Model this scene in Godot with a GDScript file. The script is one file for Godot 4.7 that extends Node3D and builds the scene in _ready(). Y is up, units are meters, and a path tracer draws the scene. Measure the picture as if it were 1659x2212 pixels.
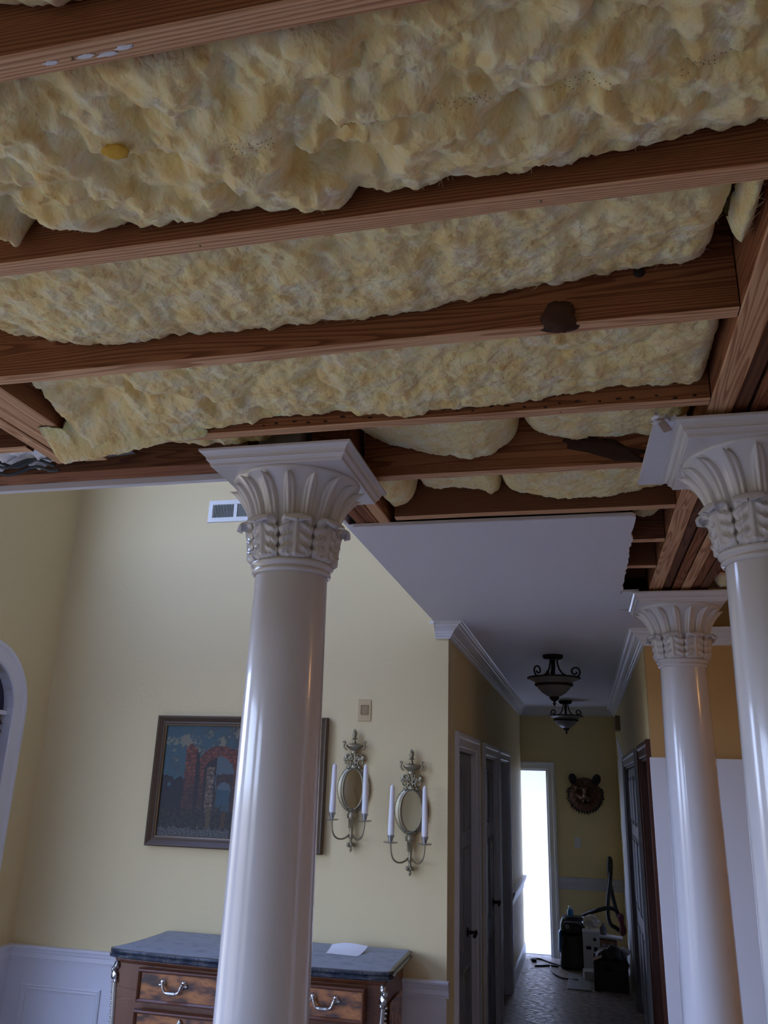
extends Node3D
# A half-dismantled ceiling over a columned hall: the camera looks up along joists and insulation.
# x runs right along the joists, y up, -z away down the hallway. H is the underside of the joists.

const H := 2.743
const CW := -4.72      # face of the yellow back wall
const XL := -3.35      # face of the left wall
var taken := {}
var M := {}

# ---------------------------------------------------------------- mesh builder
class MB:
	var v := PackedVector3Array()
	var n := PackedVector3Array()
	var t := PackedVector2Array()
	var ix := PackedInt32Array()

	func tri(a: Vector3, b: Vector3, c: Vector3, ua := Vector2.ZERO, ub := Vector2.ZERO, uc := Vector2.ZERO) -> void:
		var nn := (b - a).cross(c - a)
		if nn.length_squared() < 1e-16:
			return
		nn = nn.normalized()
		var k := v.size()
		v.append_array([a, b, c]); n.append_array([nn, nn, nn]); t.append_array([ua, ub, uc])
		ix.append_array([k, k + 2, k + 1])

	func quad(a: Vector3, b: Vector3, c: Vector3, d: Vector3) -> void:
		var nn := (c - a).cross(d - b)
		if nn.length_squared() < 1e-18:
			return
		nn = nn.normalized()
		var k := v.size()
		v.append_array([a, b, c, d]); n.append_array([nn, nn, nn, nn])
		t.append_array([Vector2(0, 1), Vector2(1, 1), Vector2(1, 0), Vector2(0, 0)])
		ix.append_array([k, k + 2, k + 1, k, k + 3, k + 2])

	# rows of points, smooth; wrap joins the last column to the first
	func grid(rows: Array, wrap := false) -> void:
		var h := rows.size()
		var first: PackedVector3Array = rows[0]
		var w := first.size()
		var k := v.size()
		for i in h:
			var r: PackedVector3Array = rows[i]
			var up: PackedVector3Array = rows[maxi(i - 1, 0)]
			var dn: PackedVector3Array = rows[mini(i + 1, h - 1)]
			for j in w:
				var a: int = (j - 1 + w) % w if wrap else maxi(j - 1, 0)
				var b: int = (j + 1) % w if wrap else mini(j + 1, w - 1)
				var nn := (dn[j] - up[j]).cross(r[b] - r[a])
				if nn.length_squared() < 1e-20:
					var i2 := clampi(i, 1, h - 2) if h > 2 else i
					var q: PackedVector3Array = rows[i2]
					nn = (dn[j] - up[j]).cross(q[b] - q[a])
					if nn.length_squared() < 1e-20:
						nn = Vector3.UP
				v.append(r[j]); n.append(nn.normalized())
				t.append(Vector2(float(j) / maxi(w - 1, 1), float(i) / maxi(h - 1, 1)))
		for i in h - 1:
			for j in (w if wrap else w - 1):
				var a := k + i * w + j
				var d := k + i * w + (j + 1) % w
				var b := a + w
				var c := d + w
				ix.append_array([a, c, b, a, d, c])

	func box(c: Vector3, s: Vector3, ch := 0.0, bs := Basis.IDENTITY) -> void:
		var e := s * 0.5
		ch = minf(ch, minf(e.x, minf(e.y, e.z)) * 0.9)
		var axes := [Vector3(1, 0, 0), Vector3(0, 1, 0), Vector3(0, 0, 1)]
		for ax in 3:
			for sg in [-1.0, 1.0]:
				var u: Vector3 = axes[(ax + 1) % 3]
				var w: Vector3 = axes[(ax + 2) % 3]
				var o: Vector3 = axes[ax] * e[ax] * sg
				var du: Vector3 = u * (e[(ax + 1) % 3] - ch)
				var dw: Vector3 = w * (e[(ax + 2) % 3] - ch) * sg
				quad(c + bs * (o - du - dw), c + bs * (o + du - dw), c + bs * (o + du + dw), c + bs * (o - du + dw))
		if ch <= 0.0:
			return
		for ax in 3:
			var a1 := (ax + 1) % 3
			var a2 := (ax + 2) % 3
			for s1 in [-1.0, 1.0]:
				for s2 in [-1.0, 1.0]:
					var p := Vector3.ZERO
					var q := Vector3.ZERO
					p[a1] = e[a1] * s1; p[a2] = (e[a2] - ch) * s2
					q[a1] = (e[a1] - ch) * s1; q[a2] = e[a2] * s2
					var l := Vector3.ZERO
					l[ax] = (e[ax] - ch) * s1 * s2
					quad(c + bs * (p - l), c + bs * (p + l), c + bs * (q + l), c + bs * (q - l))
		for sx in [-1.0, 1.0]:
			for sy in [-1.0, 1.0]:
				for sz in [-1.0, 1.0]:
					var p := Vector3(e.x * sx, (e.y - ch) * sy, (e.z - ch) * sz)
					var q := Vector3((e.x - ch) * sx, e.y * sy, (e.z - ch) * sz)
					var r := Vector3((e.x - ch) * sx, (e.y - ch) * sy, e.z * sz)
					if sx * sy * sz > 0:
						tri(c + bs * p, c + bs * q, c + bs * r)
					else:
						tri(c + bs * p, c + bs * r, c + bs * q)

	func bx(x0: float, x1: float, y0: float, y1: float, z0: float, z1: float, ch := 0.0) -> void:
		box(Vector3((x0 + x1) / 2, (y0 + y1) / 2, (z0 + z1) / 2), Vector3(absf(x1 - x0), absf(y1 - y0), absf(z1 - z0)), ch)

	# profile of (radius, height), bottom to top; a repeated point makes a crisp edge
	func lathe(prof: Array, seg := 32, xf := Transform3D.IDENTITY, sx := 1.0, sz := 1.0) -> void:
		var rows := []
		for k in prof.size():
			var p: Vector2 = prof[k]
			if k > 0 and p.is_equal_approx(prof[k - 1]):
				if rows.size() > 1:
					grid(rows, true)
				rows = []
			var r := PackedVector3Array()
			for j in seg:
				var a := TAU * j / seg
				r.append(xf * Vector3(p.x * cos(a) * sx, p.y, p.x * sin(a) * sz))
			rows.append(r)
		if rows.size() > 1:
			grid(rows, true)

	func tube(path: Array, rad, seg := 8, caps := true, flat := 1.0) -> void:
		var rows := []
		var m := path.size()
		var up := Vector3.ZERO
		for i in m:
			var p: Vector3 = path[i]
			var tg: Vector3 = (path[mini(i + 1, m - 1)] - path[maxi(i - 1, 0)]).normalized()
			if i == 0:
				up = tg.cross(Vector3(0.31, 0.2, 0.93)).normalized() if absf(tg.dot(Vector3(0.31, 0.2, 0.93))) < 0.9 else tg.cross(Vector3.RIGHT).normalized()
			up = (up - tg * up.dot(tg)).normalized()
			var sd := tg.cross(up)
			var r: float = rad[i] if rad is Array else rad
			var row := PackedVector3Array()
			for j in seg:
				var a := -TAU * j / seg
				row.append(p + up * cos(a) * r + sd * sin(a) * r * flat)
			rows.append(row)
		grid(rows, true)
		if caps:
			for e in [0, m - 1]:
				var row: PackedVector3Array = rows[e]
				for j in range(1, seg - 1):
					if e == 0:
						tri(row[0], row[j], row[j + 1])
					else:
						tri(row[0], row[j + 1], row[j])

	# a flat outline given depth
	func prism(poly: PackedVector2Array, h0: float, h1: float, xf := Transform3D.IDENTITY) -> void:
		if Geometry2D.is_polygon_clockwise(poly):
			poly = poly.duplicate(); poly.reverse()
		var id := Geometry2D.triangulate_polygon(poly)
		for k in range(0, id.size(), 3):
			var a := poly[id[k]]
			var b := poly[id[k + 1]]
			var c := poly[id[k + 2]]
			if (b - a).cross(c - a) < 0:
				var z := b
				b = c; c = z
			tri(xf * Vector3(a.x, a.y, h1), xf * Vector3(b.x, b.y, h1), xf * Vector3(c.x, c.y, h1), a, b, c)
			tri(xf * Vector3(a.x, a.y, h0), xf * Vector3(c.x, c.y, h0), xf * Vector3(b.x, b.y, h0), a, c, b)
		for k in poly.size():
			var a := poly[k]
			var b := poly[(k + 1) % poly.size()]
			quad(xf * Vector3(a.x, a.y, h0), xf * Vector3(b.x, b.y, h0), xf * Vector3(b.x, b.y, h1), xf * Vector3(a.x, a.y, h1))

	# profile (out, along normal) swept with mitres along a path in a plane; out is to the right of travel
	func mould(prof: Array, path: Array, closed := false, xf := Transform3D.IDENTITY) -> void:
		var m := path.size()
		var rows := []
		for i in m:
			var p: Vector2 = path[i]
			var d0: Vector2 = (p - path[(i - 1 + m) % m]).normalized()
			var d1: Vector2 = (path[(i + 1) % m] - p).normalized()
			if not closed and i == 0:
				d0 = d1
			if not closed and i == m - 1:
				d1 = d0
			var n0 := Vector2(d0.y, -d0.x)
			var n1 := Vector2(d1.y, -d1.x)
			var mi := (n0 + n1) / (1.0 + n0.dot(n1))
			var row := PackedVector3Array()
			for q in prof:
				row.append(xf * Vector3(p.x + mi.x * q.x, p.y + mi.y * q.x, q.y))
			rows.append(row)
		for i in (m if closed else m - 1):
			var a: PackedVector3Array = rows[i]
			var b: PackedVector3Array = rows[(i + 1) % m]
			for k in prof.size() - 1:
				quad(a[k], b[k], b[k + 1], a[k + 1])
		if not closed:
			for e in [0, m - 1]:
				var row: PackedVector3Array = rows[e]
				for k in range(1, prof.size() - 1):
					tri(row[0], row[k], row[k + 1])

	func into(am: ArrayMesh, m: Material) -> ArrayMesh:
		if v.is_empty():
			return am
		var arr := []
		arr.resize(Mesh.ARRAY_MAX)
		arr[Mesh.ARRAY_VERTEX] = v; arr[Mesh.ARRAY_NORMAL] = n; arr[Mesh.ARRAY_TEX_UV] = t; arr[Mesh.ARRAY_INDEX] = ix
		am.add_surface_from_arrays(Mesh.PRIMITIVE_TRIANGLES, arr)
		am.surface_set_material(am.get_surface_count() - 1, m)
		return am

# ---------------------------------------------------------------- naming helpers
func numbered(s: String) -> String:
	if not taken.has(s):
		taken[s] = 0
		return s
	taken[s] += 1
	return "%s_%03d" % [s, taken[s]]

func meta(o: Node, label := "", category := "", group := "", kind := "") -> Node:
	if label: o.set_meta("label", label)
	if category: o.set_meta("category", category)
	if group: o.set_meta("group", group)
	if kind: o.set_meta("kind", kind)
	return o

func thing(called: String, label: String, category: String, at := Vector3.ZERO, turn := 0.0, group := "") -> Node3D:
	var o := Node3D.new()
	o.name = numbered(called)
	add_child(o)
	o.position = at
	o.rotation.y = turn
	meta(o, label, category, group)
	return o

func obj(called: String, mb, m: Material, parent: Node = null) -> MeshInstance3D:
	var o := MeshInstance3D.new()
	o.mesh = mb.into(ArrayMesh.new(), m) if mb is MB else mb
	if parent:
		o.name = called
		parent.add_child(o, true)
	else:
		o.name = numbered(called)
		add_child(o)
	return o

func solo(called: String, mb, m: Material, label: String, category: String, group := "") -> MeshInstance3D:
	var o := obj(called, mb, m)
	meta(o, label, category, group)
	return o

func struct(called: String, mb, m: Material, label := "") -> MeshInstance3D:
	var o := obj(called, mb, m)
	meta(o, label, "", "", "structure")
	return o

func dup(root: Node3D, at: Vector3, turn: float, label: String, group := "") -> Node3D:
	var c: Node3D = root.duplicate()
	c.name = numbered(String(root.get_meta("base", String(root.name))))
	add_child(c)
	c.position = at
	c.rotation.y = turn
	c.set_meta("label", label)
	if group: c.set_meta("group", group)
	return c

# ---------------------------------------------------------------- materials
func mat(key: String, c: Color, rough := 0.6, more := {}) -> StandardMaterial3D:
	var m := StandardMaterial3D.new()
	m.resource_name = key
	m.albedo_color = c
	m.roughness = rough
	m.cull_mode = BaseMaterial3D.CULL_DISABLED
	for k in more:
		m.set(k, more[k])
	M[key] = m
	return m

func rgb(r: int, g: int, b: int) -> Color:
	return Color8(r, g, b)

func noise(sd: int, freq: float, oct := 3, kind := FastNoiseLite.TYPE_SIMPLEX_SMOOTH) -> FastNoiseLite:
	var f := FastNoiseLite.new()
	f.seed = sd; f.frequency = freq; f.noise_type = kind
	f.fractal_type = FastNoiseLite.FRACTAL_FBM if oct > 1 else FastNoiseLite.FRACTAL_NONE
	f.fractal_octaves = oct
	return f

func picture(w: int, h: int, bytes: PackedByteArray, mip := true) -> ImageTexture:
	var im := Image.create_from_data(w, h, false, Image.FORMAT_RGB8, bytes)
	if mip: im.generate_mipmaps()
	return ImageTexture.create_from_image(im)

func tri_plane(m: StandardMaterial3D, scale: Vector3, world := false, off := Vector3.ZERO) -> void:
	m.uv1_triplanar = true
	m.uv1_world_triplanar = world
	m.uv1_scale = scale
	m.uv1_offset = off
	m.uv1_triplanar_sharpness = 6.0

func relief(sd: int, freq: float, oct: int, strength: float, side := 512) -> ImageTexture:
	var im := noise(sd, freq, oct).get_seamless_image(side, side)
	im.convert(Image.FORMAT_RGBA8)
	im.bump_map_to_normal_map(strength)
	im.generate_mipmaps()
	return ImageTexture.create_from_image(im)

# sawn softwood: growth rings drawn out along u
func wood_texture(sd: int, rings: float, warp: float, early: Color, late: Color) -> ImageTexture:
	var w := 1024
	var h := 256
	var a := noise(sd, 1.0, 2)
	var b := noise(sd + 9, 1.0, 1)
	var by := PackedByteArray()
	by.resize(w * h * 3)
	var k := 0
	for y in h:
		var an := TAU * y / h
		var cy := cos(an)
		var sy := sin(an)
		for x in w:
			var u := float(x) / w
			var s := rings * y / h + warp * a.get_noise_3d(u * 1.7, cy * 0.5, sy * 0.5) + 0.12 * b.get_noise_3d(u * 14.0, cy * 3.0, sy * 3.0)
			var f := s - floorf(s)
			var l := smoothstep(0.35, 0.86, f) * (1.0 - smoothstep(0.93, 1.0, f))
			var g := 0.09 * b.get_noise_3d(u * 26.0, cy * 36.0, sy * 36.0)
			var c := early.lerp(late, clampf(l * 0.85 + g, 0, 1)) * (1.0 + g)
			by[k] = clampi(int(c.r * 255), 0, 255); by[k + 1] = clampi(int(c.g * 255), 0, 255); by[k + 2] = clampi(int(c.b * 255), 0, 255)
			k += 3
	return picture(w, h, by)

# a mottled surface between colours
func mottle(sd: int, freq: float, cols: Array, side := 512, oct := 4) -> ImageTexture:
	var im := noise(sd, freq, oct).get_seamless_image(side, side)
	im.convert(Image.FORMAT_L8)
	var src := im.get_data()
	var ramp := []
	for i in 256:
		var p := i / 255.0 * (cols.size() - 1)
		var q := mini(int(p), cols.size() - 2)
		ramp.append((cols[q] as Color).lerp(cols[q + 1], p - q))
	var by := PackedByteArray()
	by.resize(side * side * 3)
	for i in side * side:
		var c: Color = ramp[src[i]]
		by[i * 3] = c.r8; by[i * 3 + 1] = c.g8; by[i * 3 + 2] = c.b8
	return picture(side, side, by)

func materials() -> void:
	var wall_bump := relief(3, 0.045, 3, 2.0)
	for w in [["yellow", rgb(228, 209, 160)], ["tan", rgb(205, 165, 105)], ["hall_yellow", rgb(238, 218, 160)], ["white", rgb(224, 224, 230)], ["ceiling_white", rgb(226, 225, 232)]]:
		var m := mat(w[0], w[1], 0.62)
		m.normal_enabled = true
		m.normal_texture = wall_bump
		m.normal_scale = 0.25
		tri_plane(m, Vector3(1.4, 1.4, 1.4), true)
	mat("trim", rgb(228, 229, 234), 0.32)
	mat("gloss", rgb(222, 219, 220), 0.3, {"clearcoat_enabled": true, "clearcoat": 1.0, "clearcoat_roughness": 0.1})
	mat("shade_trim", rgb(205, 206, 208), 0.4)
	mat("drywall_core", rgb(214, 208, 206), 0.9)
	mat("torn_paper", rgb(176, 152, 132), 0.95)
	mat("door_paint", rgb(128, 132, 140), 0.35)
	var e1 := rgb(196, 146, 108)
	var l1 := rgb(134, 84, 54)
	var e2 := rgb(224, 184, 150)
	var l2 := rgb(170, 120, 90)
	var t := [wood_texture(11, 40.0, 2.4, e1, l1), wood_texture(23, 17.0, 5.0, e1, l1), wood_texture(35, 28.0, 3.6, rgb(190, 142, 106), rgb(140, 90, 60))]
	var td := [wood_texture(12, 40.0, 2.4, e2, l2), wood_texture(24, 17.0, 5.0, e2, l2), wood_texture(36, 28.0, 3.6, e2, l2)]  # lighter grain for the undersides of boards
	for k in 3:
		for tone in [["", Color(0.80, 0.70, 0.62)], ["_old", Color(0.62, 0.54, 0.48)], ["_pale", Color(1.0, 0.97, 0.91)]]:
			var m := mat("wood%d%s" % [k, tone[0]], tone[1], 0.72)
			m.albedo_texture = td[k] if tone[0] == "_pale" else t[k]
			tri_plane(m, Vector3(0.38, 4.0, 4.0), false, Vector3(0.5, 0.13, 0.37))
	mat("bark", rgb(58, 36, 26), 0.9)
	mat("knot", rgb(74, 44, 32), 0.8)
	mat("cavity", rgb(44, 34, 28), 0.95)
	mat("subfloor", rgb(120, 88, 60), 0.9)
	var ins := mat("insulation", Color(1, 1, 1), 1.0, {"rim_enabled": true, "rim": 0.35, "rim_tint": 0.6})
	ins.albedo_texture = mottle(41, 0.011, [rgb(232, 198, 126), rgb(241, 214, 146), rgb(246, 224, 160), rgb(248, 230, 176), rgb(249, 236, 194), rgb(250, 240, 212)], 512, 5)
	ins.normal_enabled = true
	ins.normal_texture = relief(47, 0.045, 5, 9.0)
	ins.normal_scale = 0.5
	ins.subsurf_scatter_enabled = true
	ins.subsurf_scatter_strength = 0.5
	tri_plane(ins, Vector3(2.1, 2.1, 2.1), true)
	mat("fibre", rgb(250, 236, 196), 1.0, {"backlight_enabled": true, "backlight": Color(0.9, 0.85, 0.7)})
	mat("binder", rgb(222, 174, 66), 1.0)
	mat("ink", rgb(112, 96, 74), 1.0)
	mat("silver", rgb(190, 188, 184), 0.28, {"metallic": 1.0})
	mat("pewter", rgb(156, 148, 124), 0.40, {"metallic": 0.9})
	mat("mirror", rgb(205, 206, 204), 0.04, {"metallic": 1.0})
	mat("wax", rgb(236, 236, 238), 0.45, {"subsurf_scatter_enabled": true, "subsurf_scatter_strength": 0.3})
	mat("iron", rgb(40, 36, 33), 0.5, {"metallic": 0.6})
	mat("bowl_glass", rgb(128, 124, 118), 0.4, {"backlight_enabled": true, "backlight": Color(0.35, 0.35, 0.33)})
	mat("black_plastic", rgb(22, 22, 25), 0.4)
	mat("grey_plastic", rgb(120, 122, 126), 0.5)
	mat("blue_plastic", rgb(46, 120, 190), 0.35)
	mat("white_plastic", rgb(226, 226, 222), 0.4)
	mat("beige_plastic", rgb(205, 182, 136), 0.45)
	mat("beige_dark", rgb(150, 128, 92), 0.5)
	mat("red_cloth", rgb(92, 34, 40), 0.8)
	mat("paper", rgb(236, 238, 244), 0.8)
	mat("card", rgb(150, 116, 82), 0.85)
	mat("bag", rgb(28, 27, 28), 0.3)
	mat("clear_bag", rgb(222, 214, 196), 0.25, {"transparency": BaseMaterial3D.TRANSPARENCY_ALPHA, "albedo_color": Color(0.88, 0.84, 0.76, 0.7)})
	mat("bronze", rgb(112, 84, 72), 0.34, {"metallic": 0.7})
	mat("bronze_dark", rgb(52, 50, 58), 0.36, {"metallic": 0.7})
	mat("frame_wood", rgb(84, 66, 48), 0.4)
	mat("frame_gilt", rgb(128, 106, 74), 0.35, {"metallic": 0.4})
	mat("brown_wood", rgb(70, 34, 22), 0.45)
	mat("dark_glass", rgb(50, 44, 66), 0.08)
	mat("pane", rgb(235, 245, 250), 0.02, {"transparency": BaseMaterial3D.TRANSPARENCY_ALPHA, "albedo_color": Color(0.95, 0.98, 1.0, 0.08)})
	mat("louvre", rgb(176, 180, 170), 0.5)
	mat("duct_dark", rgb(52, 60, 66), 0.7)
	var fl := mat("floor", Color(1, 1, 1), 0.34)
	fl.albedo_texture = mottle(71, 0.02, [rgb(116, 106, 98), rgb(150, 138, 130), rgb(176, 164, 154), rgb(212, 204, 196)])
	fl.roughness_texture = mottle(72, 0.03, [rgb(90, 90, 90), rgb(150, 150, 150), rgb(255, 255, 255)])
	fl.roughness = 0.75
	tri_plane(fl, Vector3(1.1, 1.1, 1.5), true)
	var md := mat("marble_sheen", Color(1, 1, 1), 0.5)  # pale bluish marble: the reflection on the top is painted into its colour
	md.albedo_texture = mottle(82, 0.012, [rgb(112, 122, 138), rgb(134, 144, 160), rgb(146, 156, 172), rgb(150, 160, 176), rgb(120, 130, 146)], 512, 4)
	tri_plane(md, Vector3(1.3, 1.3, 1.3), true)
	var mb := mat("marble", Color(1, 1, 1), 0.22)
	mb.albedo_texture = mottle(81, 0.012, [rgb(24, 28, 36), rgb(36, 42, 52), rgb(46, 53, 64), rgb(52, 59, 70), rgb(84, 84, 86), rgb(46, 53, 63), rgb(36, 42, 52)], 512, 4)
	tri_plane(mb, Vector3(1.6, 1.6, 1.6), true)
	var cw := mat("chest_wood", Color(0.56, 0.46, 0.38), 0.34, {"clearcoat_enabled": true, "clearcoat": 0.3})
	cw.albedo_texture = t[2]
	tri_plane(cw, Vector3(0.9, 6.0, 6.0), true, Vector3(0.2, 0.4, 0.1))
	var bu := mat("burl", Color(1, 1, 1), 0.26, {"clearcoat_enabled": true, "clearcoat": 0.6})
	bu.albedo_texture = mottle(91, 0.009, [rgb(36, 20, 14), rgb(58, 32, 20), rgb(108, 62, 30), rgb(150, 92, 42), rgb(168, 106, 48), rgb(90, 48, 26)], 512, 5)
	tri_plane(bu, Vector3(1.3, 3.6, 3.6), true)

# ---------------------------------------------------------------- the scene
func _ready() -> void:
	camera_and_light()
	materials()
	shell()
	framing()
	insulation()
	columns()
	mouldings()
	hallway()
	foyer_wall()
	chest()
	hall_things()

func camera_and_light() -> void:
	var cam := Camera3D.new()
	cam.name = "camera"
	cam.fov = rad_to_deg(2.0 * atan(1106.0 / 1750.0))
	cam.near = 0.02
	cam.transform = Transform3D(Basis(Vector3(0.97301413, 0.03040358, -0.22873373), Vector3(0.04356041, 0.94925428, 0.31147842), Vector3(0.22659653, -0.31303664, 0.92231343)).orthonormalized(), Vector3(0, 1.84, 0))
	add_child(cam)
	cam.current = true
	var we := WorldEnvironment.new()
	we.name = "world_environment"
	var env := Environment.new()
	var sky := Sky.new()
	var sm := ProceduralSkyMaterial.new()
	sm.sky_top_color = Color(0.58, 0.70, 1.0)
	sm.sky_horizon_color = Color(0.78, 0.855, 1.0)
	sm.ground_horizon_color = Color(0.52, 0.52, 0.50)
	sm.ground_bottom_color = Color(0.34, 0.33, 0.30)
	sm.sky_curve = 0.3
	sky.sky_material = sm
	env.sky = sky
	env.background_mode = Environment.BG_SKY
	env.background_energy_multiplier = 1.0
	env.ambient_light_source = Environment.AMBIENT_SOURCE_SKY
	env.tonemap_mode = Environment.TONE_MAPPER_LINEAR
	env.tonemap_exposure = 11.4
	env.sdfgi_enabled = true
	env.ssao_enabled = true
	env.ssil_enabled = true
	we.environment = env
	add_child(we)
	# sun on the far side of the house: it reaches only the room past the end doorway, through that room's added right window
	var sun := DirectionalLight3D.new()
	sun.name = "sun"
	sun.light_color = Color(1.0, 0.97, 0.92)
	sun.light_energy = 0.12
	sun.light_angular_distance = 0.6
	sun.shadow_enabled = true
	add_child(sun)
	sun.look_at_from_position(Vector3(8.0, 6.0, 1.2), Vector3.ZERO)

# a wall with rectangular openings: runs along axis from a0 to a1, y0..y1; holes = [[a, b, y0, y1]...]
func wall(mb: MB, along_x: bool, at: float, thick: float, a0: float, a1: float, y0: float, y1: float, holes := []) -> void:
	var cuts := [a0, a1]
	for h in holes:
		cuts.append(h[0]); cuts.append(h[1])
	cuts.sort()
	for k in cuts.size() - 1:
		var p: float = cuts[k]
		var q: float = cuts[k + 1]
		if q - p < 1e-5:
			continue
		var spans := [[y0, y1]]
		for h in holes:
			if h[0] < q - 1e-5 and h[1] > p + 1e-5:
				var nx := []
				for s in spans:
					if h[2] > s[0]: nx.append([s[0], minf(h[2], s[1])])
					if h[3] < s[1]: nx.append([maxf(h[3], s[0]), s[1]])
				spans = nx
		for s in spans:
			if along_x:
				mb.bx(p, q, s[0], s[1], at, at + thick)
			else:
				mb.bx(at, at + thick, s[0], s[1], p, q)

func arc(c: Vector2, r: float, a0: float, a1: float, n: int) -> PackedVector2Array:
	var o := PackedVector2Array()
	for i in n + 1:
		var a := lerpf(a0, a1, float(i) / n)
		o.append(c + Vector2(cos(a), sin(a)) * r)
	return o

func window_unit(called: String, along_x: bool, at: float, a0: float, a1: float, y0: float, y1: float, cols: int, rws: int, label: String) -> void:
	var f := MB.new()
	var put := func(p0: float, p1: float, q0: float, q1: float, t: float):
		if along_x: f.bx(p0, p1, q0, q1, at - t, at + t)
		else: f.bx(at - t, at + t, q0, q1, p0, p1)
	for s in [[a0, a0 + 0.05], [a1 - 0.05, a1]]: put.call(s[0], s[1], y0, y1, 0.045)
	for s in [[y0, y0 + 0.05], [y1 - 0.05, y1]]: put.call(a0 + 0.05, a1 - 0.05, s[0], s[1], 0.045)
	var root := struct(called, f, M.trim, label)
	for c in range(1, cols):
		var m := MB.new(); f = m
		var x := lerpf(a0, a1, float(c) / cols)
		put.call(x - 0.01, x + 0.01, y0 + 0.05, y1 - 0.05, 0.015)
		obj("muntin", m, M.trim, root)
	for r in range(1, rws):
		var m := MB.new(); f = m
		var y := lerpf(y0, y1, float(r) / rws)
		put.call(a0 + 0.05, a1 - 0.05, y - 0.01, y + 0.01, 0.014)
		obj("muntin", m, M.trim, root)
	var g := MB.new(); f = g
	put.call(a0 + 0.05, a1 - 0.05, y0 + 0.05, y1 - 0.05, 0.003)
	obj("pane", g, M.pane, root)

func far_floor() -> MB:
	var m := MB.new()
	m.bx(-1.9, 1.3, 0.0, 0.006, -10.47, -12.6)
	return m

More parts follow.
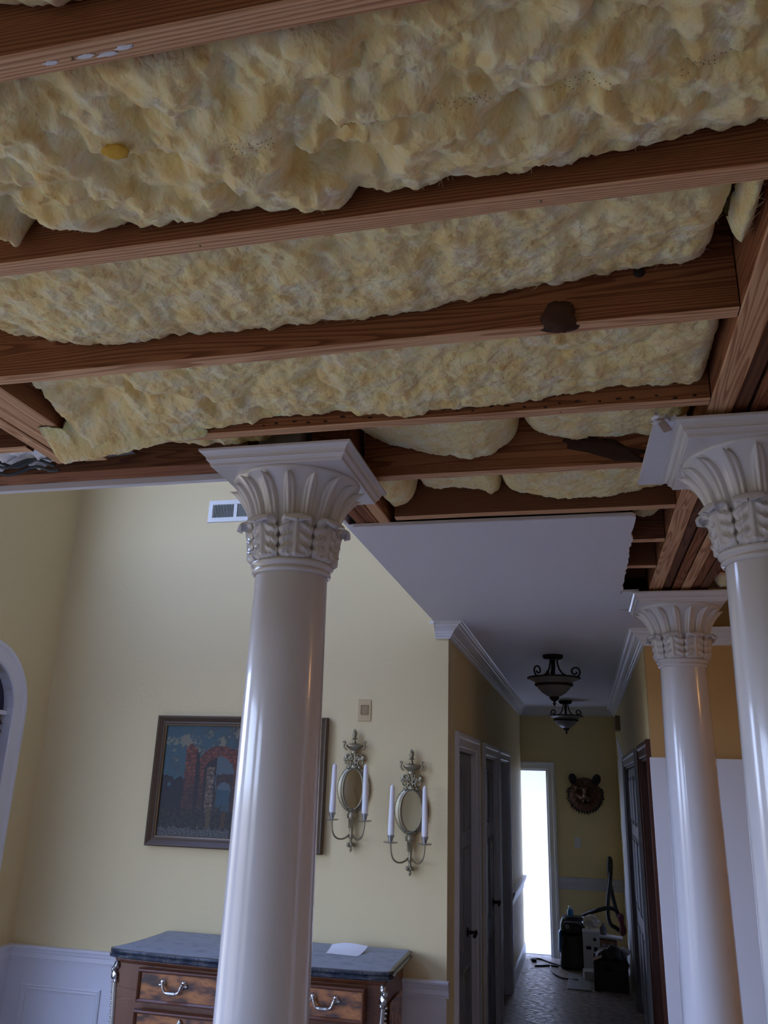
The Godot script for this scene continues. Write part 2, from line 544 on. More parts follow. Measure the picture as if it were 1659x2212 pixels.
func shell() -> void:
	var top := 5.25
	var fl := MB.new()
	fl.bx(-3.5, 4.3, -0.15, 0.0, 3.6, -12.8)
	struct("floor", fl, M.floor, "dusty worn brown floor running down the hallway")
	# back wall of the entrance, yellow
	var b := MB.new()
	wall(b, true, CW, -0.12, XL - 0.12, -0.744, 0.0, top)
	struct("wall_back", b, M.yellow, "tall pale yellow wall behind the columns")
	# left wall with the arched window, the high window and the big room windows
	var l := MB.new()
	wall(l, false, XL, -0.12, CW, 3.5, 0.0, top, [[-4.72, -3.4, 0.9, 2.7], [-3.75, -2.35, 3.25, 4.95], [-3.4, -2.35, 0.25, 2.5], [-1.75, -0.25, 0.35, 2.35], [0.35, 1.85, 0.35, 2.35]])
	var cz := -4.07
	var back := PackedVector2Array([Vector2(-4.72, 0.9), Vector2(cz, 0.9), Vector2(cz, 0.97), Vector2(cz - 0.295, 0.97)])
	back.append_array(arc(Vector2(cz, 2.15), 0.295, PI, PI / 2, 14))
	back.append_array([Vector2(cz, 2.7), Vector2(-4.72, 2.7)])
	var front := PackedVector2Array([Vector2(-3.4, 0.9), Vector2(cz, 0.9), Vector2(cz, 0.97), Vector2(cz + 0.295, 0.97)])
	front.append_array(arc(Vector2(cz, 2.15), 0.295, 0, PI / 2, 14))
	front.append_array([Vector2(cz, 2.7), Vector2(-3.4, 2.7)])
	var zx := Transform3D(Basis(Vector3(0, 0, 1), Vector3(0, 1, 0), Vector3(1, 0, 0)), Vector3.ZERO)   # (z, y) outline, depth along x
	l.prism(back, XL - 0.12, XL, zx)
	l.prism(front, XL - 0.12, XL, zx)
	struct("wall_left", l, M.yellow, "yellow side wall with the arched window")
	window_unit("window_2", false, XL - 0.06, -3.75, -2.35, 3.25, 4.95, 3, 3, "high entrance window on the left wall")
	window_unit("window_6", false, XL - 0.06, -3.4, -2.35, 0.25, 2.5, 1, 2, "glazed side of the front door on the left wall")
	window_unit("window_3", false, XL - 0.06, -1.75, -0.25, 0.35, 2.35, 1, 2, "tall side window nearest the entrance")
	window_unit("window_4", false, XL - 0.06, 0.35, 1.85, 0.35, 2.35, 1, 2, "tall side window nearest the viewer")
	var fr := MB.new()
	wall(fr, true, 3.5, 0.12, XL - 0.12, 4.2, 0.0, top)
	struct("wall_front", fr, M.yellow, "wall behind the viewer")
	var r := MB.new()
	wall(r, false, 4.2, 0.12, -5.03, 3.5, 0.0, top)
	struct("wall_right", r, M.tan, "wall on the far right, out of view")
	var k := MB.new()
	wall(k, true, -5.03, -0.115, 0.38, 4.32, 0.0, top)
	struct("wall_kitchen", k, M.tan, "tan wall to the right of the hallway mouth")
	# hallway walls
	var hl := MB.new()
	wall(hl, false, -0.744, -0.115, CW - 0.12, -10.36, 0.0, H + 0.3, [[-5.98, -5.07, 0.0, 2.04], [-7.36, -6.46, 0.0, 2.04], [-8.5, -7.62, 0.0, 2.04]])
	struct("wall_hall_left", hl, M.hall_yellow, "dim yellow left wall of the hallway")
	var hr := MB.new()
	wall(hr, false, 0.38, 0.115, -5.145, -10.36, 0.0, H + 0.3, [[-5.95, -5.2, 0.0, 2.02], [-8.3, -6.5, 0.0, 2.02]])
	struct("wall_hall_right", hr, M.hall_yellow, "dim right wall of the hallway with a worn edge")
	var he := MB.new()
	wall(he, true, -10.36, -0.115, -2.3, 1.3, 0.0, H + 0.3, [[-1.2, -0.432, 0.0, 2.01]])
	struct("wall_hall_end", he, M.hall_yellow, "yellow wall that closes the hallway")
	# the bright room past the far doorway
	var br := MB.new()
	wall(br, false, -1.9, -0.115, -12.7, -10.36, 0.0, H + 0.3, [[-12.5, -10.55, 0.06, 2.6]])
	wall(br, false, 1.3, 0.115, -12.7, -10.36, 0.0, H + 0.3, [[-12.45, -10.6, 0.7, 2.5]])
	br.bx(-2.42, 1.42, H, H + 0.1, -10.475, -12.8)
	struct("floor_far", far_floor(), M.trim, "pale floor of the bright room past the doorway")
	struct("wall_far_room", br, M.white, "white walls of the bright room past the doorway")
	window_unit("added_window_7", false, 1.36, -12.45, -10.6, 0.7, 2.5, 1, 1, "added unseen window on the right of the far room, letting the sun in")  # window put in so that sun brightens the far room
	window_unit("window_5", false, -1.96, -12.5, -10.55, 0.06, 2.6, 2, 1, "big window of the bright room past the doorway")
	var dw := MB.new()
	dw.bx(-2.3, 1.3, 0.0, H, -12.6, -12.7)
	var sheet := struct("wall_far", dw, M.white, "bare patched drywall seen through the far doorway")
	var pn := noise(5, 9.0, 2)
	for p in [[-0.64, 1.76], [-0.62, 1.30], [-0.61, 0.93], [-0.60, 0.60]]:
		var s := MB.new()
		s.lathe([Vector2(0.10, 0.0), Vector2(0.09, 0.005), Vector2(0.05, 0.012), Vector2(0.0005, 0.014)], 16, Transform3D(Basis(Vector3.RIGHT, PI / 2), Vector3(p[0], p[1] - 0.12, -12.6)), 0.7 + 0.3 * absf(pn.get_noise_1d(p[1])), 1.2)
		obj("mud_patch", s, M.trim, sheet)
	var bs := MB.new()
	bs.bx(-2.3, 1.3, 0.0, 0.09, -12.585, -12.6, 0.003)
	struct("baseboard_far", bs, M.trim)
	# ceilings
	var c := MB.new()
	var edge := PackedVector2Array([Vector2(-0.82, -2.79), Vector2(-0.82, CW)])
	edge.append_array([Vector2(-0.86, CW), Vector2(-0.86, -4.85), Vector2(-0.744, -4.85), Vector2(-0.744, -10.475), Vector2(0.495, -10.475), Vector2(0.495, -4.42), Vector2(0.225, -4.4)])
	var rn := noise(17, 11.0, 3)
	for i in 40:
		var z := lerpf(-4.36, -2.8, i / 39.0)
		edge.append(Vector2(0.212 + 0.012 * rn.get_noise_1d(z * 3.0), z))
	for i in 30:
		edge.append(Vector2(lerpf(0.2, -0.8, i / 29.0), -2.783 + 0.006 * rn.get_noise_1d(i * 0.7)))
	c.prism(edge, -H, -(H - 0.0135), Transform3D(Basis(Vector3(1, 0, 0), Vector3(0, 0, 1), Vector3(0, -1, 0)), Vector3.ZERO))
	var ce := struct("ceiling", c, M.ceiling_white, "smooth white ceiling left in place, cut off along the front")
	var ed := MB.new()
	ed.bx(-0.80, 0.2, H - 0.0125, H - 0.001, -2.7785, -2.7825)
	obj("cut_edge", ed, M.drywall_core, ce)
	var c2 := MB.new()
	c2.bx(XL - 0.12, 4.32, top, top + 0.1, 3.62, CW - 0.12)
	c2.bx(0.38, 4.32, top, top + 0.1, CW, -5.2)
	struct("ceiling_high", c2, M.ceiling_white, "high ceiling above the open entrance, out of view")
	var c3 := MB.new()
	c3.bx(1.25, 4.2, H - 0.0135, H, 3.5, -5.03)
	c3.bx(XL, 1.25, H - 0.0135, H, 3.5, 0.45)
	struct("ceiling_right", c3, M.ceiling_white, "white ceiling still in place off to the right")
	# upper floor deck over the joists, and the face of the gallery above the entrance
	var d := MB.new()
	d.bx(XL, 4.2, H + 0.236, H + 0.26, 3.5, -2.24)
	d.bx(-0.83, 4.2, H + 0.236, H + 0.26, -2.24, CW)
	d.bx(0.38, 4.2, H + 0.236, H + 0.26, CW, -5.03)
	struct("ceiling_deck", d, M.subfloor, "subfloor boards above the joists")
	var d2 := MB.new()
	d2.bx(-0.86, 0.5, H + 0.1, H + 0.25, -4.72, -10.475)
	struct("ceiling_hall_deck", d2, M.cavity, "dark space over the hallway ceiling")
	var g := MB.new()
	g.bx(XL, -0.835, H - 0.016, H + 0.9, -2.217, -2.240)
	g.bx(-0.835, -0.82, H, H + 0.9, -2.217, CW)
	struct("wall_gallery", g, M.white, "white edge of the gallery floor over the entrance")

# one sawn board; its long axis is local x, its underside a lighter tone
func board(called: String, at: Vector3, length: float, hgt: float, thk: float, turn: float, tex: int, label: String, category := "joist", under := "_pale", side := "", parent: Node3D = null, bow := 0.0) -> MeshInstance3D:
	var s := MB.new()
	var u := MB.new()
	var sh := Vector3(float(tex % 5) * 0.61 - at.y * 0.7, fposmod(at.z * 1.37 + at.x * 0.31, 1.0) * 0.6, fposmod(at.z * 2.11 + at.x, 1.0) * 0.5)
	var a := Vector3(-length / 2, -hgt / 2, -thk / 2)
	var e := -a
	var c := 0.003
	var n := maxi(2, int(length / 0.25))
	var bn := noise(int(absf(at.z) * 100) + tex, 1.3, 2)
	var rows := []
	for i in n + 1:
		var x := lerpf(a.x, e.x, float(i) / n)
		var dy := 0.0022 * bn.get_noise_1d(x * 2.0) + bow * sin(PI * i / n)
		var dz := 0.0022 * bn.get_noise_1d(x * 2.0 + 40.0)
		rows.append([Vector3(x, e.y, a.z), Vector3(x, a.y + c + dy, a.z + dz), Vector3(x, a.y + dy, a.z + c + dz), Vector3(x, a.y + dy, e.z - c + dz), Vector3(x, a.y + c + dy, e.z + dz), Vector3(x, e.y, e.z)])
	for i in n:
		var p: Array = rows[i]
		var q: Array = rows[i + 1]
		for k in 5:
			(u if k > 0 and k < 4 else s).quad(sh + q[k], sh + p[k], sh + p[k + 1], sh + q[k + 1])
		s.quad(sh + q[5], sh + p[5], sh + p[0], sh + q[0])
	for p in [rows[0], rows[n]]:
		s.quad(sh + p[0], sh + p[1], sh + p[4], sh + p[5])
	var am := s.into(ArrayMesh.new(), M["wood%d%s" % [tex % 3, side]])
	u.into(am, M["wood%d%s" % [tex % 3, under]])
	var o: MeshInstance3D
	if parent:
		o = obj(called, am, null, parent)
	else:
		o = solo(called, am, null, label, category)
	o.rotation.y = turn
	o.position = at - Basis(Vector3.UP, turn) * sh
	return o

func framing() -> void:
	var jh := 0.235
	var y := H + jh / 2
	# joists running left to right, named from the front of the room inwards
	var js := [
		[-0.714, -3.3, 4.1, 0, "nearest bare ceiling joist with white drywall dabs along its underside", ""],
		[-1.120, -3.3, 4.1, 3, "second ceiling joist from the front, fine straight grain on its face", ""],
		[-1.526, -3.3, 0.338, 1, "third ceiling joist with a dark knot block cut into its lower edge", ""],
		[-1.932, -1.40, 0.338, 2, "fourth ceiling joist, stained and splintered, meeting the tops of both front columns", ""],
		[-2.338, -0.64, 0.338, 4, "fifth ceiling joist with a dark bark streak, between the two front columns", ""],
		[-2.744, -0.63, 0.338, 6, "last bare joist directly in front of the white ceiling", "_old"],
		[-3.150, 0.215, 0.338, 1, "short joist stub showing beside the torn ceiling edge, nearer of the two", "_old"],
		[-3.556, 0.215, 0.338, 0, "short joist stub showing beside the torn ceiling edge, farther of the two", "_old"]]
	var out := []
	for j in js:
		out.append(board("ceiling_joist", Vector3((j[1] + j[2]) / 2, y, j[0]), j[2] - j[1], jh, 0.038, 0, j[3], j[4], "joist", "_pale", j[5]))
	for k in [[-3.3, 0.61, 0.99], [-3.72, 0.61, 0.99]]:
		board("ceiling_joist", Vector3(0.925, y, k[0]), 0.62, jh, 0.038, 0, 2, "joist on the right of the built-up beam, " + ("behind the right front column" if k[0] > -3.5 else "above the rear column"), "joist", "_pale", "")
	board("ceiling_joist", Vector3(-2.44, y, -1.932), 1.74, jh, 0.038, 0, 1, "joist end at the far left beyond the three-board trimmer", "joist", "_pale", "_old")
	# details cut into the joists
	var kb := MB.new()
	kb.grid(lump(Vector3(0, 0, 0), Vector3(0.036, 0.036, 0.012), 10, 20, 61, 0.12), true)
	var kn := obj("knot", kb, M.knot, out[2])
	kn.global_position = Vector3(-0.010, H + 0.020, -1.509)
	var kb2 := MB.new()
	kb2.grid(lump(Vector3.ZERO, Vector3(0.040, 0.004, 0.016), 10, 20, 62, 0.12), true)
	obj("knot", kb2, M.bark, out[2]).global_position = Vector3(-0.008, H, -1.522)
	var kb3 := MB.new()
	kb3.grid(lump(Vector3.ZERO, Vector3(0.012, 0.012, 0.006), 8, 12, 63, 0.1), true)
	obj("knot", kb3, M.cavity, out[2]).global_position = Vector3(0.155, H + 0.105, -1.506)
	var bk := MB.new()
	bk.grid(lump(Vector3.ZERO, Vector3(0.12, 0.026, 0.009), 10, 20, 64, 0.3), true)
	var bko := obj("bark_streak", bk, M.bark, out[4])
	bko.global_position = Vector3(0.10, H + 0.055, -2.318)
	bko.rotation.z = -0.32
	var rn := noise(8, 5.0, 2)
	for q in [[-0.66, 0.025, -0.716], [-0.605, 0.03, -0.716], [-0.575, 0.035, -0.719], [-0.548, 0.03, -0.714]]:
		var db := MB.new()
		db.grid(lump(Vector3.ZERO, Vector3(q[1] * 0.45, 0.0015, 0.0035), 6, 12, int(q[0] * 100), 0.35), true)
		obj("drywall_dab", db, M.paper, out[0]).global_position = Vector3(q[0], H, q[2])
	for i in 26:
		var sp := MB.new()
		var x := lerpf(-0.82, 0.3, i / 25.0) + 0.02 * rn.get_noise_1d(i * 3.1)
		sp.grid(lump(Vector3.ZERO, Vector3(0.004 + 0.006 * absf(rn.get_noise_1d(i * 1.7)), 0.0028, 0.0018), 5, 8, i, 0.5), true)
		obj("splinter", sp, M.bark, out[3]).global_position = Vector3(x, H + 0.016 + 0.013 * rn.get_noise_1d(i * 2.3 + 9), -1.9125)
	# nail heads dotted along the undersides
	for j in range(0, 5):
		for i in [1, 3]:
			var x := lerpf(-0.95, 0.28, i / 4.0) + 0.05 * rn.get_noise_1d(j * 9.0 + i)
			if j > 3 and x < -0.5: continue
			var nl := MB.new()
			nl.lathe([Vector2(0.0024, 0.001), Vector2(0.0028, -0.0006), Vector2(0.0005, -0.002)], 8)
			obj("nail_head", nl, M.pewter, out[j]).global_position = Vector3(x, H, js[j][0] + 0.006 * rn.get_noise_1d(i * 4.0))
	# built-up beam on the right, seven boards side by side
	var beam := thing("built_up_beam", "long beam of boards nailed side by side, running from the right front column to the rear column", "beam")
	var xs := [[0.341, 0.401, 0.0, "_pale"], [0.402, 0.438, 0.006, "_old"], [0.446, 0.484, 0.003, ""], [0.486, 0.531, 0.0, "_pale"], [0.533, 0.57, 0.004, ""], [0.572, 0.61, 0.0, "_old"]]
	for k in xs.size():
		var q: Array = xs[k]
		board("beam_board", Vector3((q[0] + q[1]) / 2, y + q[2], -2.70), 2.92, jh, q[1] - q[0], PI / 2, [1, 2, 4, 1, 2, 1][k], "", "", q[3], "_old" if k > 0 else "", beam)
	# trimmer on the left: three boards between the third joist and the gallery header
	var tr := thing("stair_trimmer", "three-board trimmer slanting into view at the far left under the third joist", "beam")
	for q in [[-1.385, -1.461, 0.0, 0], [-1.464, -1.510, 0.002, 2], [-1.513, -1.556, 0.0, 1]]:
		board("trimmer_board", Vector3((q[0] + q[1]) / 2, y + q[2], -1.80), 0.50, jh, absf(q[1] - q[0]), PI / 2, q[3], "", "", "_pale", "", tr)
	var hd := thing("gallery_header", "double header board along the front of the open entrance, left of the front column", "beam")
	board("header_board", Vector3(-2.15, y, -2.150), 2.38, jh, 0.040, 0, 1, "", "", "", "_old", hd)
	board("header_board", Vector3(-2.15, y + 0.002, -2.194), 2.38, jh, 0.040, 0, 2, "", "", "", "_old", hd)
	var eb := thing("gallery_edge_beam", "short run of edge boards showing just behind the capital of the left front column", "beam")
	for q in [[-0.79, -0.752, 0.0, 1], [-0.750, -0.705, 0.001, 1], [-0.703, -0.66, 0.0, 2]]:
		board("edge_board", Vector3((q[0] + q[1]) / 2, y + q[2], -3.47), 2.48, jh, absf(q[1] - q[0]), PI / 2, q[3], "", "", "_pale" if q[3] == 2 else "", "", eb)
	# what is stuffed in the gap at the far left
	var st := MB.new()
	var rows := []
	var sn := noise(77, 3.0, 3)
	for i in 16:
		var row := PackedVector3Array()
		for k in 40:
			var x := lerpf(-2.1, -1.565, k / 39.0)
			row.append(Vector3(x, H + 0.035 + 0.03 * sn.get_noise_2d(x * 4.0, i * 0.4) + 0.012 * sin(x * 40.0 + i), lerpf(-1.99, -2.115, i / 15.0)))
		rows.append(row)
	st.grid(rows)
	var crumple := solo("crumpled_plastic", st, M.paper, "crumpled white and black plastic sheet stuffed in the gap at the far left", "plastic sheet")
	for k in 3:
		var bd := MB.new()
		var rr := []
		for i in 20:
			var x := lerpf(-1.84, -1.57, i / 19.0)
			var zc := -2.035 - 0.022 * k - 0.02 * sin(PI * i / 19.0) * (1.0 if k != 1 else -0.6)
			var yy := H + 0.008 - 0.004 * k + 0.012 * sin(i * 0.5 + k)
			var ww := 0.004 + 0.006 * sin(PI * i / 19.0)
			rr.append(PackedVector3Array([Vector3(x, yy + 0.004, zc - ww), Vector3(x, yy - 0.003, zc), Vector3(x, yy + 0.004, zc + ww), Vector3(x, yy + 0.008, zc)]))
		bd.grid(rr, true)
		obj("black_fold", bd, M.duct_dark, crumple)
	var fo := MB.new()
	fo.box(Vector3(-1.41, H + 0.045, -2.095), Vector3(0.15, 0.003, 0.055), 0.001, Basis(Vector3.BACK, 0.06))
	solo("metal_flashing", fo, M.grey_plastic, "small grey metal plate at the end of the three-board trimmer", "metal plate")

func lump(c: Vector3, r: Vector3, nv: int, nu: int, sd: int, rough: float) -> Array:
	var nz := noise(sd, 1.0, 2)
	var rows := []
	for i in nv + 1:
		var a := PI * i / nv
		var row := PackedVector3Array()
		for j in nu:
			var b := -TAU * j / nu
			var d := Vector3(sin(a) * cos(b), cos(a), sin(a) * sin(b))
			var k := 1.0 + rough * nz.get_noise_3d(d.x * 1.3, d.y * 1.3, d.z * 1.3) * 2.0
			row.append(c + Vector3(d.x * r.x, d.y * r.y, d.z * r.z) * k)
		rows.append(row)
	return rows

# ---------------------------------------------------------------- insulation
func along(pts: Array, x: float) -> float:
	if x <= pts[0][0]:
		return pts[0][1]
	for k in pts.size() - 1:
		if x <= pts[k + 1][0]:
			var f: float = (x - pts[k][0]) / (pts[k + 1][0] - pts[k][0])
			return lerpf(pts[k][1], pts[k + 1][1], f * f * (3.0 - 2.0 * f) if false else f)
	return pts[-1][1]

# One batt between two joists: z from zn (near) to zf (far). far = heights above H of its edge against the far joist.
func batt(x0: float, x1: float, zn: float, zf: float, near_y: float, far: Array, belly: float, lumpy: float, sd: int, label: String, strands := 900, fold := []) -> MeshInstance3D:
	var n1 := noise(sd, 2.3, 2)
	var n2 := noise(sd + 1, 6.5, 2)
	var n3 := noise(sd + 2, 24.0, 3)
	var n4 := noise(sd + 3, 95.0, 2)
	var n5 := noise(sd + 5, 8.5, 1, FastNoiseLite.TYPE_CELLULAR)
	var n6 := noise(sd + 6, 24.0, 1, FastNoiseLite.TYPE_CELLULAR)
	for q in [n5, n6]:
		q.cellular_return_type = FastNoiseLite.RETURN_DISTANCE
		q.cellular_jitter = 1.0
	var nx := maxi(6, int((x1 - x0) / 0.0068))
	var nt := maxi(6, int(absf(zf - zn) / 0.0066))
	var rows := []
	var pts := []
	for i in nx + 1:
		var x := lerpf(x0, x1, float(i) / nx)
		var ends := minf(1.0, minf((x - x0), (x1 - x)) / 0.05)
		var fy := along(far, x) + 0.006 * n2.get_noise_2d(x * 2.0, 3.0) + 0.004 * n3.get_noise_2d(x, 7.0)
		var row := PackedVector3Array()
		row.append(Vector3(x, H + 0.2, zn))
		var prev := PackedVector3Array()
		for k in nt + 1:
			var t := float(k) / nt
			var z := lerpf(zn, zf, t)
			var wx := x + 0.03 * n1.get_noise_2d(x * 2.0 + 50.0, z * 2.0)
			var wz := z + 0.03 * n1.get_noise_2d(x * 2.0, z * 2.0 + 70.0)
			var crease := pow(absf(n1.get_noise_2d(wx, wz * 1.2)) * 2.0, 0.55) - 0.55
			var crease2 := pow(absf(n2.get_noise_2d(wx * 0.8, wz)) * 2.0, 0.6) - 0.5
			var mid := sin(PI * clampf(t, 0, 1))
			var env := smoothstep(0.0, 0.10, t) * smoothstep(0.0, 0.28, 1.0 - t) * 0.85 + 0.15
			var y := lerpf(near_y, fy, t) - belly * mid
			y -= lumpy * env * (crease * 0.55 + crease2 * 0.20)
			var d := n5.get_noise_2d(wx * 1.0, wz * 1.15) + 1.0
			var d2 := n6.get_noise_2d(wx + 0.01 * crease, wz) + 1.0
			y -= lumpy * env * (0.42 * (0.6 - d * d) + 0.14 * (0.6 - d2 * d2))
			y -= (0.005 + lumpy * 0.09) * n3.get_noise_2d(x, z) + 0.0022 * n4.get_noise_2d(x, z)
			for f in fold:      # [x, z, radius x, radius z, lift]
				var q := Vector2((x - f[0]) / f[2], (z - f[1]) / f[3]).length()
				y += f[4] * exp(-q * q)
			# the soft edges roll up against the boards
			var e := minf(t, 1.0 - t) * absf(zf - zn)
			if e < 0.022:
				y += 0.022 - sqrt(maxf(0.0, 0.000484 - pow(0.022 - e, 2)))
			if ends < 1.0:
				y += 0.07 * (1.0 - sqrt(maxf(0.0, 1.0 - pow(1.0 - ends, 2))))
			y = clampf(y, -0.16, 0.19)
			row.append(Vector3(x + 0.004 * n3.get_noise_2d(z + 9.0, x), H + y, z + 0.004 * mid * n3.get_noise_2d(x + 30.0, z)))
			if k > 2 and k < nt - 2 and i > 2 and i < nx - 2:
				pts.append(row[-1])
		row.append(Vector3(x, H + 0.2, zf))
		rows.append(row)
	var mb := MB.new()
	mb.grid(rows)
	var o := solo("insulation_batt", mb, M.insulation, label, "insulation", "yellow insulation batts between the joists")
	# loose fibres standing off the surface
	var rg := RandomNumberGenerator.new()
	rg.seed = sd
	var fb := MB.new()
	for s in strands / 3:
		var p: Vector3 = pts[rg.randi() % pts.size()]
		var a := rg.randf() * TAU if rg.randf() < 0.5 else 0.9 + rg.randf() * 0.9
		var dir := Vector3(cos(a), 0, sin(a))
		var l := rg.randf_range(0.012, 0.045)
		var sag := rg.randf_range(0.001, 0.007)
		var bend := Vector3(-dir.z, 0, dir.x) * rg.randf_range(-0.4, 0.4) * l
		var path := []
		for q in 4:
			var f := q / 3.0
			path.append(p + dir * l * (f - 0.5) + bend * f * f - Vector3(0, sag * 0.4 * sin(PI * f) - 0.0006, 0))
		fb.tube(path, rg.randf_range(0.00018, 0.0004), 3, false)
	if strands > 0:
		meta(obj("loose_fibre", fb, M.fibre, o), "", "", "", "stuff")
	return o

func insulation() -> void:
	# bay in front of the first joist
	batt(-1.1, 0.9, -0.37, -0.694, 0.05, [[-1.0, 0.09], [-0.72, 0.085], [-0.64, 0.06], [-0.5, 0.065], [-0.3, 0.07], [0.9, 0.06]], 0.0, 0.03, 101, "insulation batt in the nearest bay, a pale tuft showing past the first joist", 100)
	var b1 := batt(-1.75, 0.92, -0.740, -1.094, 0.035, [[-1.75, 0.06], [-1.1, 0.10], [-1.03, 0.09], [-0.99, 0.02], [-0.955, 0.088], [-0.86, 0.048], [-0.7, 0.026], [-0.54, 0.034], [-0.42, 0.012], [-0.35, 0.022], [-0.325, 0.054], [-0.23, 0.030], [-0.18, 0.046], [-0.09, 0.042], [0.0, 0.036], [0.09, 0.059], [0.17, 0.052], [0.2, 0.070], [0.92, 0.06]], 0.018, 0.072, 103, "big lumpy insulation batt bulging between the first and second joists", 2600,
		[[-0.62, -0.93, 0.09, 0.02, 0.03], [-0.36, -0.96, 0.05, 0.03, 0.035], [-0.25, -0.90, 0.09, 0.012, 0.03], [-0.05, -0.93, 0.02, 0.05, 0.03], [-0.52, -1.02, 0.016, 0.04, 0.035], [-0.80, -0.99, 0.16, 0.012, 0.03], [0.12, -0.93, 0.04, 0.02, 0.03]])
	var bd := MB.new()
	bd.grid(lump(Vector3.ZERO, Vector3(0.021, 0.004, 0.015), 8, 18, 5, 0.16), true)
	# rows of dotted print on the facing side of the batt
	var dots := MB.new()
	var arrs := (b1.mesh as ArrayMesh).surface_get_arrays(0)
	var vs: PackedVector3Array = arrs[Mesh.ARRAY_VERTEX]
	var spot := Vector3.ZERO
	for v in vs:
		if v.y < H + 0.15 and Vector2(v.x + 0.655, v.z + 0.873).length() < Vector2(spot.x + 0.655, spot.z + 0.873).length(): spot = v
	obj("binder_stain", bd, M.binder, b1).position = spot
	var rg := RandomNumberGenerator.new()
	rg.seed = 4
	for v in vs:
		var zz := -0.905 - 0.012 * sin(v.x * 5.0)
		var seg := fposmod(v.x, 0.16)
		if absf(v.z - zz) < 0.010 and seg < 0.075 and v.x > -0.5 and v.x < 0.3 and rg.randf() < 0.7:
			dots.lathe([Vector2(0.0009, 0.0), Vector2(0.0008, -0.0005), Vector2(0.0002, -0.0008)], 5, Transform3D(Basis.IDENTITY, v - Vector3(0, 0.0004, 0)))
	meta(obj("dotted_print", dots, M.ink, b1), "faint dotted printing", "", "", "stuff")
	batt(-1.62, 0.292, -1.140, -1.506, 0.045, [[-1.6, 0.17], [-1.38, 0.15], [-1.28, 0.108], [-1.13, 0.064], [-1.01, 0.050], [-0.89, 0.060], [-0.74, 0.058], [-0.58, 0.058], [-0.42, 0.052], [-0.28, 0.062], [-0.18, 0.076], [-0.06, 0.093], [0.06, 0.100], [0.16, 0.110], [0.33, 0.115]], 0.012, 0.030, 107, "flat fuzzy insulation batt between the second and third joists", 2200,
		[[-0.40, -1.23, 0.03, 0.02, 0.02], [0.07, -1.22, 0.03, 0.02, 0.02], [-1.05, -1.21, 0.05, 0.012, 0.025]])
	batt(0.298, 0.337, -1.155, -1.36, 0.02, [[0.25, 0.03], [0.34, 0.02]], 0.006, 0.012, 109, "grey tuft of insulation squeezed in beside the right-hand beam at the picture edge", 100)
	batt(-1.372, 0.336, -1.546, -1.912, 0.05, [[-1.372, -0.035], [-1.3, -0.032], [-1.2, -0.022], [-1.08, -0.006], [-1.01, 0.007], [-0.85, 0.013], [-0.81, 0.033], [-0.71, 0.033], [-0.59, 0.030], [-0.48, 0.008], [-0.4, 0.001], [-0.32, 0.016], [-0.17, 0.017], [-0.05, 0.027], [0.06, 0.037], [0.12, 0.051], [0.34, 0.036]], 0.0, 0.032, 113, "insulation batt with its loose left end drooping below the fourth joist", 2000,
		[[-1.22, -1.73, 0.13, 0.10, 0.06], [-1.29, -1.66, 0.05, 0.014, 0.03], [-1.10, -1.70, 0.014, 0.06, 0.04], [-1.02, -1.74, 0.05, 0.03, 0.04], [-0.92, -1.80, 0.018, 0.05, 0.03], [0.02, -1.60, 0.07, 0.012, 0.02], [-0.80, -1.86, 0.03, 0.02, 0.03]])
	# the hanging flap at its left end, turned down past the fourth joist
	var fl := MB.new()
	var fn := noise(131, 14.0, 3)
	var fn2 := noise(132, 70.0, 2)
	var rows := []
	for i in 90:
		var u := i / 89.0
		var x := lerpf(-1.448, -0.985, u)
		var low := lerpf(-0.062, 0.004, pow(u, 1.1)) + 0.004 * fn.get_noise_1d(x * 2.0)
		var top := -0.003 if x < -1.366 else 0.016
		var ring := []
		var near := Vector2(lerpf(-1.775, -1.895, u), top)
		var lip := Vector2(-1.897, low + 0.005)
		for k in 12: ring.append(near.lerp(lip, k / 12.0) + Vector2(0, 0.012 * sin(PI * k / 12.0) * (1.0 - u)))
		for k in 5: ring.append(Vector2(-1.911 + 0.014 * cos(PI * k / 4.0), low + 0.005 - 0.007 * sin(PI * k / 4.0)))
		for k in range(1, 6): ring.append(Vector2(-1.926, low + 0.005).lerp(Vector2(-1.926, -0.003), k / 5.0))
		for k in range(1, 5): ring.append(Vector2(-1.926, -0.003).lerp(near, k / 5.0))
		var mid := Vector2.ZERO
		for q in ring: mid += q / ring.size()
		var shut := clampf(minf(u, 1.0 - u) / 0.03, 0.02, 1.0)
		var row := PackedVector3Array()
		for q in ring:
			var e: Vector2 = mid.lerp(q, sqrt(shut))
			var b := 0.004 * fn.get_noise_3d(x, e.y * 2.0, e.x * 2.0) + 0.0015 * fn2.get_noise_3d(x, e.y, e.x)
			row.append(Vector3(x, minf(H + e.y + b, H - 0.002 if x < -1.366 or e.x < -1.912 else H + 0.03), e.x + b))
		rows.append(row)
	fl.grid(rows, true)
	solo("insulation_flap", fl, M.insulation, "thin turned-down lip of insulation hanging at the far left past the fourth joist", "insulation")
	batt(-0.655, -0.146, -1.952, -2.318, 0.07, [[-0.655, 0.16], [-0.58, 0.118], [-0.52, 0.092], [-0.4, 0.058], [-0.3, 0.037], [-0.24, 0.046], [-0.17, 0.085], [-0.14, 0.118]], 0.0, 0.018, 127, "rounded insulation piece hanging between the fourth and fifth joists, beside the left front capital", 500)
	batt(-0.134, 0.336, -1.952, -2.316, 0.07, [[-0.15, 0.135], [-0.07, 0.106], [0.01, 0.080], [0.1, 0.088], [0.33, 0.082]], 0.0, 0.015, 137, "insulation piece between the fourth and fifth joists, reaching the right front capital", 500)
	batt(-1.37, -0.86, -1.953, -2.124, 0.09, [[-1.37, 0.13], [-1.3, 0.09], [-1.1, 0.055], [-0.9, 0.05]], 0.0, 0.012, 139, "thin strip of insulation above the header, left of the left front capital", 200)
